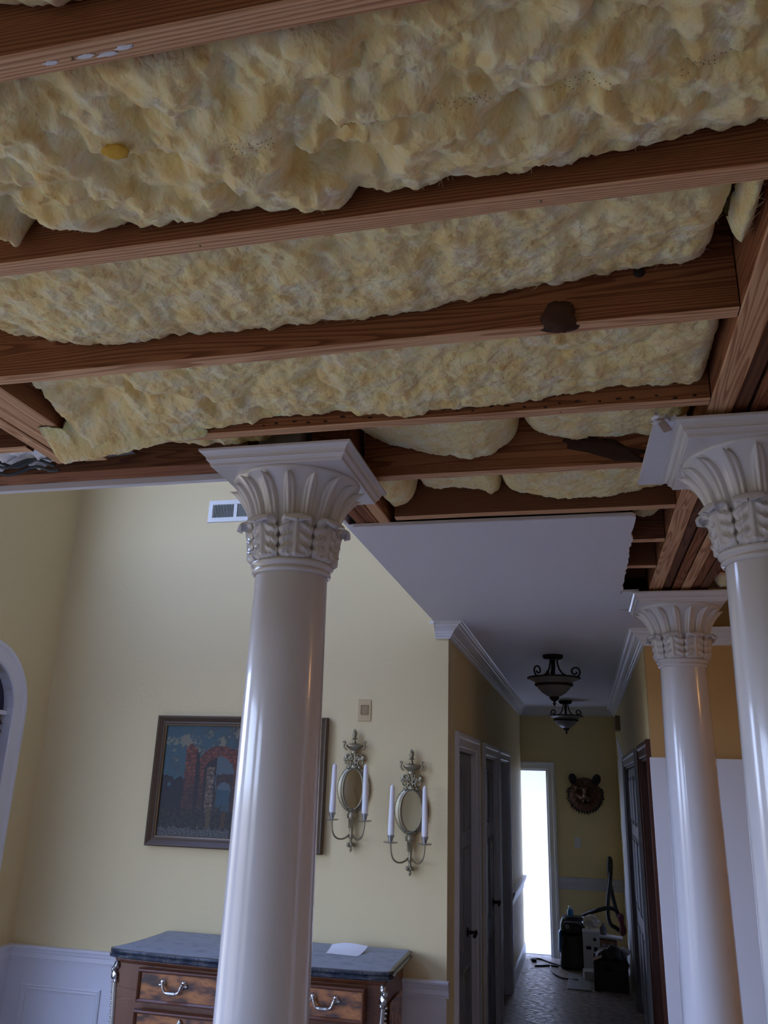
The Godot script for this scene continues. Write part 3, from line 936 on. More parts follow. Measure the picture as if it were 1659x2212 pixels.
	batt(-0.655, -0.541, -2.359, -2.72, 0.05, [[-0.68, 0.042], [-0.62, 0.036], [-0.56, 0.055], [-0.535, 0.080]], 0.016, 0.02, 149, "small tuft of insulation poking out beside the left front capital", 200)
	batt(-0.539, -0.241, -2.359, -2.723, 0.085, [[-0.55, 0.105], [-0.48, 0.102], [-0.38, 0.097], [-0.31, 0.080], [-0.25, 0.055]], 0.0, 0.012, 151, "pale insulation piece between the fifth joist and the last bare joist, left half", 250)
	batt(-0.239, 0.336, -2.359, -2.722, 0.06, [[-0.245, 0.080], [-0.14, 0.057], [-0.01, 0.034], [0.1, 0.032], [0.22, 0.052], [0.3, 0.070]], 0.0, 0.013, 153, "pale insulation piece between the fifth joist and the last bare joist, right half", 350)
	var k := 0
	for q in [[-2.765, -3.13, 0.07], [-3.17, -3.535, 0.11], [-3.577, -4.0, 0.13]]:
		batt(0.215, 0.338, q[0], q[1], q[2], [[0.2, q[2] + 0.01], [0.34, q[2] + 0.03]], 0.0, 0.012, 160 + k, "scrap of shaded insulation in the gap by the torn ceiling edge, " + ["nearest", "middle", "farthest"][k] + " of three", 60)
		k += 1
	batt(0.615, 1.2, -3.32, -3.70, 0.06, [[0.6, 0.06], [1.2, 0.06]], 0.0, 0.02, 171, "insulation right of the built-up beam, nearer than the rear column", 100)
	batt(0.60, 1.2, -3.74, -4.03, 0.04, [[0.6, 0.09], [0.66, 0.01], [0.8, -0.02], [1.2, 0.02]], 0.01, 0.02, 173, "drooping yellow insulation just above the rear column, at its right", 200)

# ---------------------------------------------------------------- columns
const BELL := [[2.425, 0.113], [2.47, 0.115], [2.52, 0.118], [2.56, 0.123], [2.59, 0.131], [2.615, 0.142], [2.635, 0.154], [2.652, 0.168], [2.664, 0.181], [2.670, 0.188]]

func bell(y: float) -> float:
	return along(BELL, y)

func plain_leaf() -> ArrayMesh:
	var rows := []
	for i in 19:
		var t := i / 18.0
		var y := lerpf(2.53, 2.663, pow(t, 0.85))
		var r := bell(y)
		var w := 0.148 * (1.0 - 0.10 * t) * (1.0 if t < 0.55 else sqrt(maxf(0.0, 1.0 - pow((t - 0.55) / 0.45, 2.2))))
		var row := PackedVector3Array()
		for j in 15:
			var u := j / 14.0 * 2.0 - 1.0
			var edge := 1.0 - pow(absf(u), 6.0)
			var rib := 0.0028 * cos(u * PI * 3.0) * (1.0 - t * 0.7) + 0.0065 * exp(-pow(u * 5.0, 2.0)) * t
			var lift := -0.003 + edge * (0.013 + rib + 0.010 * t * (1.0 - absf(u)))
			var a := u * w
			row.append(Vector3(sin(a) * (r + lift), y - edge * 0.002 * t, cos(a) * (r + lift)))
		rows.append(row)
	var mb := MB.new()
	mb.grid(rows)
	return mb.into(ArrayMesh.new(), M.gloss)

func acanthus_leaf() -> ArrayMesh:
	var rows := []
	for i in 37:
		var t := i / 36.0
		var c := Vector2.ZERO      # radius, height of the leaf's spine
		var nrm := Vector2(1, 0)
		if t < 0.68:
			var q := t / 0.68
			c = Vector2(0.124 + 0.010 * q * q - 0.014 * (1.0 - smoothstep(0.0, 0.07, q)), lerpf(2.428, 2.524, q))
		else:
			var q := (t - 0.68) / 0.32
			var a := q * PI * 0.95
			c = Vector2(0.134 + 0.015 - 0.015 * cos(a), 2.524 + 0.019 * sin(a))
			nrm = Vector2(-cos(a), sin(a) * 0.5).normalized() * -1.0
			nrm = Vector2(cos(a), -sin(a))
		var lobe := absf(sin(t * PI * 4.6))
		var w := (0.33 + 0.06 * lobe) * (1.0 if t < 0.62 else lerpf(1.0, 0.55, (t - 0.62) / 0.38))
		if i == 36: w *= 0.05
		var row := PackedVector3Array()
		for j in 46:
			var front := j < 23
			var u := (j / 22.0 * 2.0 - 1.0) if front else (1.0 - (j - 23) / 22.0 * 2.0)
			var au := absf(u)
			var h := 0.0
			if front:
				var vein := sin((t * 4.6 + au * 0.75) * TAU) + 0.35 * sin((t * 9.2 + au * 3.0) * TAU)
				h = 0.0065 * (1.0 - pow(au, 5.0)) + 0.0042 * vein * smoothstep(0.15, 0.45, au) * (1.0 - pow(au, 8.0)) * (1.0 - 0.5 * smoothstep(0.75, 1.0, t))
				h += 0.004 * exp(-pow(u * 7.0, 2.0)) - 0.003 * exp(-pow((au - 0.2) * 12.0, 2.0))
				h += 0.002 * cos(u * 26.0) * smoothstep(0.1, 0.3, au)
			else:
				h = -0.006
			var p := c + nrm * h
			p.y -= 0.006 * au * au * smoothstep(0.6, 1.0, t) - 0.003 * lobe * smoothstep(0.7, 1.0, au)
			var a2 := u * w
			row.append(Vector3(sin(a2) * p.x, p.y, cos(a2) * p.x))
		rows.append(row)
	var mb := MB.new()
	mb.grid(rows, true)
	return mb.into(ArrayMesh.new(), M.gloss)

func columns() -> void:
	var c := thing("column", "white round column with leafy capital in the left foreground, in front of the framed painting", "column", Vector3(-0.815, 0, -2.2))
	var sh := MB.new()
	var prof := [Vector2(0.132, 0.16), Vector2(0.126, 0.19)]
	for i in 20:
		var t := i / 19.0
		prof.append(Vector2(0.1255 - 0.0195 * pow(t, 1.6), lerpf(0.2, 2.392, t)))
	prof.append(Vector2(0.106, 2.40))
	sh.lathe(prof, 64)
	obj("shaft", sh, M.gloss, c)
	var ba := MB.new()
	ba.box(Vector3(0, 0.03, 0), Vector3(0.36, 0.06, 0.36), 0.004)
	var bp := []
	for i in 13:
		var a := -PI / 2 + PI * i / 12.0
		bp.append(Vector2(0.148 + 0.026 * cos(a), 0.088 + 0.026 * sin(a)))
	bp.append_array([Vector2(0.145, 0.118), Vector2(0.145, 0.118), Vector2(0.138, 0.13), Vector2(0.14, 0.14), Vector2(0.144, 0.15), Vector2(0.134, 0.162)])
	ba.lathe(bp, 48)
	obj("base", ba, M.gloss, c)
	var cap := MB.new()
	var rings := []
	for q in [[2.392, 0.1075], [2.396, 0.114], [2.401, 0.1165], [2.406, 0.114], [2.409, 0.111], [2.412, 0.115], [2.417, 0.120], [2.422, 0.1225], [2.427, 0.119], [2.43, 0.114]]:
		rings.append(Vector2(q[1], q[0]))
	cap.lathe(rings, 64)
	var bl := []
	for q in BELL:
		bl.append(Vector2(q[1], q[0]))
	bl.append_array([Vector2(0.192, 2.674), Vector2(0.192, 2.680), Vector2(0.188, 2.684)])
	cap.lathe(bl, 64)
	var cp := obj("capital", cap, M.gloss, c)
	# square top with a stepped crown profile
	var ab := MB.new()
	ab.bx(-0.195, 0.195, 2.681, H - 0.015, -0.195, 0.195)
	var pr := [Vector2(0.0, 2.681), Vector2(0.002, 2.683), Vector2(0.004, 2.690), Vector2(0.009, 2.696), Vector2(0.013, 2.699), Vector2(0.013, 2.703), Vector2(0.015, 2.709), Vector2(0.020, 2.716), Vector2(0.027, 2.720), Vector2(0.031, 2.721), Vector2(0.031, 2.7275), Vector2(0.0, 2.7285)]
	ab.mould(pr, [Vector2(-0.195, -0.195), Vector2(0.195, -0.195), Vector2(0.195, 0.195), Vector2(-0.195, 0.195)], true, Transform3D(Basis(Vector3(1, 0, 0), Vector3(0, 0, -1), Vector3(0, 1, 0)), Vector3.ZERO))
	obj("abacus", ab, M.gloss, c)
	var lf := plain_leaf()
	for i in 16:
		obj("plain_leaf", lf, null, cp).rotation.y = TAU * (i + 0.5) / 16
	var ac := acanthus_leaf()
	for i in 8:
		obj("acanthus_leaf", ac, null, cp).rotation.y = TAU * (i + 0.5) / 8
	c.set_meta("base", "column")
	dup(c, Vector3(0.488, 0, -2.2), 0.0, "white round column with leafy capital at the right picture edge, nearest on that side")
	dup(c, Vector3(0.487, 0, -4.185), 0.0, "white round column with leafy capital standing farther back by the hallway mouth")
	# drywall collar left around the right-hand capitals
	for q in [[0.488, -2.2, "torn piece of white drywall still fixed beside the right front capital"], [0.487, -4.185, "torn piece of white drywall still fixed beside the rear capital"]]:
		var dr := MB.new()
		var rn := noise(int(q[1] * 10), 4.0, 2)
		var near: bool = q[1] > -3.0
		var pl := PackedVector2Array([Vector2(q[0] - 0.196, q[1] + 0.235)])
		for i in 7:
			pl.append(Vector2(q[0] - 0.196 - 0.013 * i, q[1] + 0.205 + (0.03 * rn.get_noise_1d(i * 1.9) if near else 0.0)))
		pl.append(Vector2(q[0] - 0.287, q[1] - (0.27 if near else 0.20)))
		pl.append(Vector2(q[0] - 0.196, q[1] - (0.27 if near else 0.20)))
		dr.prism(pl, H - 0.014, H - 0.001, Transform3D(Basis(Vector3(1, 0, 0), Vector3(0, 0, 1), Vector3(0, 1, 0)), Vector3.ZERO))
		var o := solo("drywall_remnant", dr, M.white, q[2], "drywall")
		if near:
			var tp := MB.new()
			tp.prism(PackedVector2Array([Vector2(0.215, -1.985), Vector2(0.232, -1.978), Vector2(0.262, -2.055), Vector2(0.243, -2.07)]), H - 0.0155, H - 0.014, Transform3D(Basis(Vector3(1, 0, 0), Vector3(0, 0, 1), Vector3(0, 1, 0)), Vector3.ZERO))
			obj("torn_strip", tp, M.torn_paper, o)
			var t2 := MB.new()
			var rr := []
			for i in 8:
				var x := 0.214 + 0.006 * sin(i * 1.4)
				rr.append(PackedVector3Array([Vector3(x - 0.010 + 0.001 * i, H - 0.018 - 0.003 * sin(i * 0.9), -1.998 + 0.0085 * i), Vector3(x, H - 0.024, -1.998 + 0.0085 * i), Vector3(x + 0.012 - 0.001 * i, H - 0.017, -1.998 + 0.0085 * i), Vector3(x, H - 0.012, -1.998 + 0.0085 * i)]))
			t2.grid(rr, true)
			obj("paper_flap", t2, M.paper, o)

# ---------------------------------------------------------------- mouldings
func plan(y: float) -> Transform3D:      # path points are (x, -z)
	return Transform3D(Basis(Vector3(1, 0, 0), Vector3(0, 0, -1), Vector3(0, 1, 0)), Vector3(0, y, 0))

func mouldings() -> void:
	var crown := [Vector2(0, -0.107), Vector2(0.012, -0.107), Vector2(0.014, -0.098), Vector2(0.020, -0.094), Vector2(0.024, -0.088), Vector2(0.024, -0.083), Vector2(0.030, -0.079), Vector2(0.038, -0.066), Vector2(0.050, -0.052), Vector2(0.062, -0.042), Vector2(0.066, -0.041), Vector2(0.068, -0.034), Vector2(0.074, -0.028), Vector2(0.084, -0.023), Vector2(0.086, -0.016), Vector2(0.094, -0.014), Vector2(0.094, -0.013), Vector2(0, -0.013)]
	var m := MB.new()
	m.mould(crown, [Vector2(-0.82, 4.72), Vector2(-0.744, 4.72), Vector2(-0.744, 10.36), Vector2(0.38, 10.36), Vector2(0.38, 5.03), Vector2(1.3, 5.03)], false, plan(H))
	struct("trim_1", m, M.trim, "stepped white crown moulding around the hallway ceiling")
	var rail := [Vector2(0, -0.078), Vector2(0.012, -0.078), Vector2(0.014, -0.068), Vector2(0.020, -0.064), Vector2(0.020, -0.040), Vector2(0.026, -0.034), Vector2(0.030, -0.018), Vector2(0.040, -0.014), Vector2(0.042, -0.004), Vector2(0.040, 0.0), Vector2(0, 0)]
	m = MB.new()
	m.mould(rail, [Vector2(XL, 4.50), Vector2(XL, 4.72), Vector2(-0.73, 4.72)], false, plan(0.853))
	struct("trim_2", m, M.trim, "white chair rail along the yellow back wall")
	var tall := [Vector2(0, -0.13), Vector2(0.010, -0.13), Vector2(0.014, -0.118), Vector2(0.014, -0.078), Vector2(0.022, -0.072), Vector2(0.024, -0.05), Vector2(0.032, -0.04), Vector2(0.040, -0.02), Vector2(0.046, -0.014), Vector2(0.046, 0.0), Vector2(0, 0)]
	m = MB.new()
	m.mould(tall, [Vector2(-0.744, 8.62), Vector2(-0.744, 10.30)], false, plan(0.84))
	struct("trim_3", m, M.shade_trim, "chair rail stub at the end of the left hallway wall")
	m = MB.new()
	m.mould(tall, [Vector2(-0.34, 10.36), Vector2(0.38, 10.36)], false, plan(0.84))
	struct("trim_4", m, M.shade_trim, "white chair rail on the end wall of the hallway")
	# wainscot on the back and left wall
	m = MB.new()
	m.bx(XL, -0.744, 0.0, 0.80, CW, CW + 0.006)
	m.bx(XL, XL + 0.006, 0.0, 0.80, CW, -3.66)
	var ws := struct("trim_5", m, M.white, "white wainscot below the chair rail")
	var pf := [Vector2(0, 0), Vector2(0, 0.010), Vector2(0.006, 0.014), Vector2(0.014, 0.008), Vector2(0.022, 0.015), Vector2(0.030, 0.010), Vector2(0.032, 0)]
	for q in [[-3.20, -2.75], [-2.575, -1.9], [-1.75, -1.05]]:
		var f := MB.new()
		f.mould(pf, [Vector2(q[0], 0.20), Vector2(q[1], 0.20), Vector2(q[1], 0.625), Vector2(q[0], 0.625)], true, Transform3D(Basis.IDENTITY, Vector3(0, 0, CW + 0.006)))
		obj("panel_frame", f, M.trim, ws)
	var bb := [Vector2(0, 0), Vector2(0.015, 0), Vector2(0.015, 0.11), Vector2(0.011, 0.125), Vector2(0.005, 0.14), Vector2(0, 0.14)]
	m = MB.new()
	m.mould(bb, [Vector2(XL, 3.6), Vector2(XL, 4.72), Vector2(-0.744, 4.72), Vector2(-0.744, 4.96)], false, plan(0))
	struct("baseboard_back", m, M.trim)
	m = MB.new()
	m.mould(bb, [Vector2(-0.744, 8.62), Vector2(-0.744, 10.34)], false, plan(0))
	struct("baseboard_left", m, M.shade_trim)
	m = MB.new()
	m.mould(bb, [Vector2(-0.34, 10.36), Vector2(0.38, 10.36), Vector2(0.38, 8.42)], false, plan(0))
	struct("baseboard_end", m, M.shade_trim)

const CASING := [Vector2(0, 0), Vector2(0, 0.013), Vector2(0.006, 0.017), Vector2(0.05, 0.019), Vector2(0.062, 0.026), Vector2(0.082, 0.026), Vector2(0.088, 0.022), Vector2(0.088, 0)]

func side_xf(x: float, face: float) -> Transform3D:      # outline (z, y) on a side wall, depth towards the hall
	return Transform3D(Basis(Vector3(0, 0, 1), Vector3(0, 1, 0), Vector3(face, 0, 0)), Vector3(x, 0, 0))

func lever(at: Vector3, face: float, along_z: float, root: Node3D) -> void:
	var h := MB.new()
	h.lathe([Vector2(0.033, 0), Vector2(0.033, 0.004), Vector2(0.027, 0.010), Vector2(0.012, 0.014), Vector2(0.010, 0.05), Vector2(0.016, 0.055), Vector2(0.016, 0.066), Vector2(0.001, 0.07)], 18, Transform3D(Basis(Vector3(0, 0, 1), -PI / 2 * face), at))
	var p := []
	for i in 9:
		var t := i / 8.0
		p.append(at + Vector3(face * (0.058 + 0.006 * sin(t * PI)), 0.010 * sin(t * PI * 2.0), along_z * 0.11 * t))
	h.tube(p, [0.011, 0.010, 0.009, 0.0085, 0.008, 0.0085, 0.009, 0.010, 0.006], 8)
	obj("lever_handle", h, M.iron, root)

func hall_door(called: String, label: String, x: float, face: float, z0: float, z1: float, top: float, hinge_z: float, lever_z: float, set_back: float, leaves := 1) -> MeshInstance3D:
	# z0 is the far edge, z1 the near one
	var c := MB.new()
	c.mould(CASING, [Vector2(z1, 0), Vector2(z1, top), Vector2(z0, top), Vector2(z0, 0)], false, side_xf(x, face))
	# jamb lining
	var th := -0.115 * face
	c.bx(x, x + th, 0, top, z1 - 0.018, z1)
	c.bx(x, x + th, 0, top, z0, z0 + 0.018)
	c.bx(x, x + th, top - 0.018, top, z0 + 0.018, z1 - 0.018)
	var root := struct(called, c, M.trim, label)
	for k in leaves:
		var a := lerpf(z0 + 0.02, z1 - 0.02, float(k) / leaves)
		var b := lerpf(z0 + 0.02, z1 - 0.02, float(k + 1) / leaves)
		var xf := x - face * set_back
		var d := MB.new()
		d.box(Vector3(xf - face * 0.0175, (top - 0.03) / 2 + 0.006, (a + b) / 2), Vector3(0.035, top - 0.032, b - a - 0.004), 0.002)
		var leaf := obj("door_leaf", d, M.door_paint, root)
		var w := b - a
		for r in [[0.10, 0.72], [0.86, 1.42], [1.54, 1.92]]:
			for s in [[a + w * 0.11, a + w * 0.45], [a + w * 0.55, a + w * 0.89]]:
				var f := MB.new()
				f.mould([Vector2(0, 0), Vector2(0.002, 0.006), Vector2(0.010, 0.007), Vector2(0.016, 0.001), Vector2(0.018, 0)], [Vector2(s[0], r[0]), Vector2(s[1], r[0]), Vector2(s[1], r[1]), Vector2(s[0], r[1])], true, side_xf(xf, face))
				f.box(Vector3(xf, (r[0] + r[1]) / 2, (s[0] + s[1]) / 2), Vector3(0.010, r[1] - r[0] - 0.05, s[1] - s[0] - 0.05), 0.004)
				obj("raised_panel", f, M.door_paint, leaf)
	if hinge_z != 0.0:
		for y in [0.25, 0.98, 1.77]:
			var hg := MB.new()
			hg.bx(x - face * (set_back - 0.002), x - face * (set_back + 0.004), y - 0.045, y + 0.045, hinge_z - 0.017, hinge_z + 0.017, 0.001)
			hg.lathe([Vector2(0.001, -0.056), Vector2(0.007, -0.052), Vector2(0.007, 0.052), Vector2(0.001, 0.056)], 10, Transform3D(Basis.IDENTITY, Vector3(x + face * 0.012 - face * set_back, y, hinge_z)))
			obj("hinge", hg, M.iron, root)
	if lever_z != 0.0:
		lever(Vector3(x - face * set_back, 0.93, lever_z), face, 1.0 if hinge_z > lever_z else -1.0, root)
	return root

func hallway() -> void:
	hall_door("door_1", "first closed panel door on the left of the hallway, nearest the yellow wall", -0.744, 1.0, -5.98, -5.07, 2.04, -5.075, -5.72, 0.03)
	hall_door("door_2", "second panel door on the left of the hallway, with dark hinges", -0.744, 1.0, -7.36, -6.46, 2.04, -6.465, -7.18, 0.02)
	hall_door("door_3", "third doorway on the left of the hallway, farthest from the viewer", -0.744, 1.0, -8.5, -7.62, 2.04, 0.0, 0.0, 0.06)
	var d4 := hall_door("door_4", "dark grey double door low on the right wall of the hallway", 0.38, -1.0, -8.3, -6.5, 2.02, 0.0, 0.0, 0.02, 2)
	var d5 := hall_door("door_5", "dark reddish doorway on the right of the hallway, behind the leaning white panel", 0.38, -1.0, -5.95, -5.2, 2.02, 0.0, -5.42, 0.075)
	d5.mesh.surface_set_material(0, M.brown_wood)
	d4.mesh.surface_set_material(0, M.door_paint)
	for ch in d5.get_children():
		if String(ch.name).begins_with("door_leaf"):
			(ch as MeshInstance3D).mesh.surface_set_material(0, M.brown_wood)
			for p in ch.get_children():
				(p as MeshInstance3D).mesh.surface_set_material(0, M.brown_wood)
	# closet backs so that no door looks into the open
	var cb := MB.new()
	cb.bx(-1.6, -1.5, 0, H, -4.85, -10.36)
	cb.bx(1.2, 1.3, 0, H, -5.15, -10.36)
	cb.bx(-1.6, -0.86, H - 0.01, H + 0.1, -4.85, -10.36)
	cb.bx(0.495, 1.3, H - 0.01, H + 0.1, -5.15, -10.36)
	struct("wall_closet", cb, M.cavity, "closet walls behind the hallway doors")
	# casing of the open doorway at the end
	var c := MB.new()
	c.mould(CASING, [Vector2(-0.432, 0), Vector2(-0.432, 2.01), Vector2(-1.2, 2.01), Vector2(-1.2, 0)], false, Transform3D(Basis.IDENTITY, Vector3(0, 0, -10.36)))
	c.bx(-0.45, -0.432, 0, 2.01, -10.36, -10.475)
	c.bx(-1.2, -0.45, 1.992, 2.01, -10.36, -10.475)
	struct("door_6", c, M.trim, "white casing of the open bright doorway at the end of the hallway")
	# two flush ceiling lights, switched off
	var l1 := ceiling_light("dark scrolled ceiling light with a glass bowl, nearer of the two in the hallway")
	l1.position = Vector3(-0.185, H - 0.0135, -6.02)
	dup(l1, Vector3(-0.172, H - 0.0135, -9.45), 0.75, "scrolled ceiling light with a paler bowl, farther of the two, by the end wall")
	# pale ragged patch along the far part of the right wall
	var pl := MB.new()
	var rn := noise(31, 5.0, 3)
	var poly := PackedVector2Array([Vector2(-8.42, 0.02), Vector2(-8.42, 2.1)])
	for i in 30:
		var y := lerpf(2.4, 0.02, i / 29.0)
		poly.append(Vector2(-10.0 - 0.25 * rn.get_noise_1d(y * 2.2) * 2.0, y))
	pl.prism(poly, 0.0, 0.004, side_xf(0.38, -1.0))
	struct("trim_6", pl, M.white, "pale patch with a ragged edge on the right hallway wall")
	var bx := thing("wall_chime", "small dark box high on the right hallway wall near the end", "wall box", Vector3(0.38, 2.46, -9.0))
	var q := MB.new()
	q.box(Vector3(-0.025, 0, 0), Vector3(0.05, 0.15, 0.24), 0.006)
	obj("cover", q, M.beige_dark, bx)
	q = MB.new()
	for k in 5:
		q.box(Vector3(-0.052, -0.04 + 0.02 * k, 0), Vector3(0.004, 0.006, 0.18), 0.001)
	obj("grille", q, M.iron, bx)
	# light left on in the room to the right
	var lp := thing("globe_lamp", "warm globe lamp in the room on the right, out of view", "lamp", Vector3(2.9, H - 0.014, -2.7))
	q = MB.new()
	q.lathe([Vector2(0.001, -0.04), Vector2(0.06, -0.035), Vector2(0.07, 0.0)], 20)
	obj("canopy", q, M.pewter, lp)
	q = MB.new()
	q.grid(lump(Vector3(0, -0.15, 0), Vector3(0.11, 0.11, 0.11), 14, 24, 1, 0.0), true)
	var gm := mat("lamp_glow", rgb(255, 226, 186), 0.5, {"emission_enabled": true, "emission": Color(1.0, 0.72, 0.42), "emission_energy_multiplier": 0.6})
	obj("globe", q, gm, lp)
	var ol := OmniLight3D.new()
	ol.name = "globe_lamp_light"
	ol.light_color = Color(1.0, 0.76, 0.48)
	ol.light_energy = 0.008
	ol.light_size = 0.1
	ol.omni_range = 12.0
	ol.omni_attenuation = 2.0
	ol.shadow_enabled = true
	lp.add_child(ol)
	ol.position = Vector3(0, -0.15, 0)

func spiral(c: Vector2, r0: float, r1: float, a0: float, a1: float, n: int) -> Array:
	var o := []
	for i in n + 1:
		var t := float(i) / n
		var a := lerpf(a0, a1, t)
		o.append(c + Vector2(cos(a), sin(a)) * lerpf(r0, r1, t))
	return o

func ceiling_light(label: String) -> Node3D:
	var r := thing("ceiling_light", label, "ceiling light")
	var m := MB.new()
	m.lathe([Vector2(0.001, -0.034), Vector2(0.058, -0.032), Vector2(0.066, -0.024), Vector2(0.072, -0.020), Vector2(0.074, 0.0)], 32)
	obj("canopy", m, M.iron, r)
	m = MB.new()
	m.lathe([Vector2(0.001, -0.20), Vector2(0.016, -0.19), Vector2(0.012, -0.12), Vector2(0.016, -0.07), Vector2(0.014, -0.03)], 16)
	obj("stem", m, M.iron, r)
	for k in 3:
		var a := TAU * k / 3.0 + 0.22
		var p2 := [Vector2(0.028, -0.032), Vector2(0.032, -0.065), Vector2(0.042, -0.10), Vector2(0.062, -0.13), Vector2(0.09, -0.148), Vector2(0.125, -0.158)]
		p2.append_array(spiral(Vector2(0.155, -0.122), 0.042, 0.012, -1.9, 6.2, 26))
		var p := []
		for q in p2:
			p.append(Vector3(cos(a) * q.x, q.y, sin(a) * q.x))
		m = MB.new()
		m.tube(p, 0.0062, 8)
		obj("scroll_arm", m, M.iron, r)
	m = MB.new()
	m.lathe([Vector2(0.178, -0.170), Vector2(0.188, -0.168), Vector2(0.188, -0.160), Vector2(0.176, -0.158), Vector2(0.178, -0.170)], 40)
	obj("rim_ring", m, M.iron, r)
	m = MB.new()
	m.lathe([Vector2(0.02, -0.298), Vector2(0.05, -0.290), Vector2(0.085, -0.266), Vector2(0.112, -0.236), Vector2(0.126, -0.215), Vector2(0.132, -0.198), Vector2(0.143, -0.186), Vector2(0.165, -0.178), Vector2(0.180, -0.170), Vector2(0.174, -0.168), Vector2(0.14, -0.182), Vector2(0.126, -0.196), Vector2(0.118, -0.216), Vector2(0.08, -0.258), Vector2(0.02, -0.290)], 40)
	obj("glass_bowl", m, M.bowl_glass, r)
	m = MB.new()
	m.lathe([Vector2(0.122, -0.222), Vector2(0.132, -0.220), Vector2(0.136, -0.212), Vector2(0.136, -0.206), Vector2(0.130, -0.204)], 40)
	obj("band", m, M.iron, r)
	m = MB.new()
	m.lathe([Vector2(0.0008, -0.362), Vector2(0.009, -0.348), Vector2(0.013, -0.340), Vector2(0.006, -0.330), Vector2(0.012, -0.326), Vector2(0.028, -0.314), Vector2(0.036, -0.300), Vector2(0.034, -0.292), Vector2(0.001, -0.288)], 20)
	obj("finial", m, M.iron, r)
	r.set_meta("base", "ceiling_light")
	return r

# ---------------------------------------------------------------- what hangs on the yellow wall
func painting_texture() -> ImageTexture:
	var w := 640
	var h := 400
	var by := PackedByteArray()
	by.resize(w * h * 3)
	var a := noise(5, 0.012, 4)
	var b := noise(6, 0.05, 3)
	var rg := noise(7, 0.2, 1)
	var k := 0
	for yy in h:
		for xx in w:
			# x in picture heights from the left, y up from the bottom
			var x := float(xx) / h + 0.012 * b.get_noise_2d(xx, yy)
			var y := 1.0 - float(yy) / h + 0.012 * b.get_noise_2d(xx + 500, yy)
			var n := a.get_noise_2d(xx, yy)
			var f := b.get_noise_2d(xx, yy)
			var c := rgb(96, 140, 152).lerp(rgb(110, 112, 112), clampf(x * 1.1 - 0.2 + n, 0, 1))
			var cl := smoothstep(0.12, 0.5, n + f * 0.5 - absf(y - 0.86) * 2.4 + 0.22)
			c = c.lerp(rgb(206, 196, 168), cl * 0.8)
			if y < 0.5 + 0.2 * n and x < 0.3: c = rgb(38, 40, 56)
			# ruined brick arch with a broken tower
			var brick := rgb(150, 76, 56).lerp(rgb(196, 116, 84), clampf(0.5 + f * 1.6, 0, 1))
			var course := fposmod(y * 30.0 + 0.6 * f, 1.0)
			var joint := fposmod(x * 17.0 + (0.5 if int(y * 30.0) % 2 == 0 else 0.0) + f, 1.0)
			if course < 0.2 or joint < 0.14: brick = brick.darkened(0.45)
			var arch := Vector2((x - 0.60), (y - 0.56)).length()
			var solid := false
			if x > 0.24 and x < 0.36 and y > 0.22 and y < 0.83 - absf(x - 0.29) * 0.8: solid = true
			if arch > 0.155 and arch < 0.25 and y > 0.56: solid = true
			if absf(x - 0.60) > 0.155 and absf(x - 0.60) < 0.25 and y > 0.15 and y <= 0.58: solid = true
			if x > 0.72 and x < 0.82 and y > 0.15 and y < 0.78: solid = true
			if solid:
				c = brick.lerp(rgb(40, 36, 44), clampf(0.75 - y * 1.2 + n * 0.3, 0, 0.85))
			if x > 0.355 and x < 0.40 and y > 0.2 and y < 0.80 - (x - 0.36) * 4.0: c = rgb(36, 30, 42)
			# inside of the arch: sky, a farther arch and a lit pier
			if arch <= 0.155 and y > 0.56 or (absf(x - 0.60) < 0.155 and y <= 0.56 and y > 0.2):
				c = rgb(128, 150, 160)
				if Vector2(x - 0.66, y - 0.42).length() > 0.07 and y > 0.40 and y < 0.56 and x > 0.58 or (absf(x - 0.66) > 0.07 and y <= 0.40 and x > 0.56): c = rgb(118, 84, 62).lerp(rgb(70, 52, 50), clampf(0.6 + f, 0, 1))
				elif y < 0.42: c = rgb(70, 122, 138)
				if x < 0.57:
					c = rgb(44, 36, 48)
					if x > 0.475 and x < 0.555 and y < 0.62:
						c = rgb(186, 166, 150).lerp(rgb(150, 120, 96), clampf(0.5 + f * 2.0, 0, 1))
						if fposmod(y * 24.0 + f * 0.8, 1.0) < 0.24: c = rgb(52, 42, 46)
			# undergrowth and the pale path
			var gr := 0.25 + 0.05 * n + 0.04 * f
			if y < gr:
				c = rgb(40, 42, 40).lerp(rgb(86, 82, 58), clampf(0.3 + f * 1.8, 0, 1))
				if x > 0.50 and x < 0.55 and y > 0.08: c = rgb(128, 112, 70)
				if x > 0.66 and x < 0.70 and y > 0.1: c = rgb(120, 84, 44)
			if y < 0.085 + 0.03 * f and x < 0.75:
				c = rgb(150, 152, 152).lerp(rgb(90, 86, 80), clampf(0.4 + rg.get_noise_2d(xx * 0.5, yy) * 2.5, 0, 1))
			if x > 0.95: c = c.lerp(rgb(60, 58, 62), clampf((x - 0.95) * 3.0, 0, 0.7)) if y < 0.7 else c
			c = Color(pow(c.r, 1.5), pow(c.g, 1.5), pow(c.b, 1.5)).lerp(Color(0.16, 0.14, 0.13), 0.38)
			by[k] = c.r8; by[k + 1] = c.g8; by[k + 2] = c.b8
			k += 3
	return picture(w, h, by)

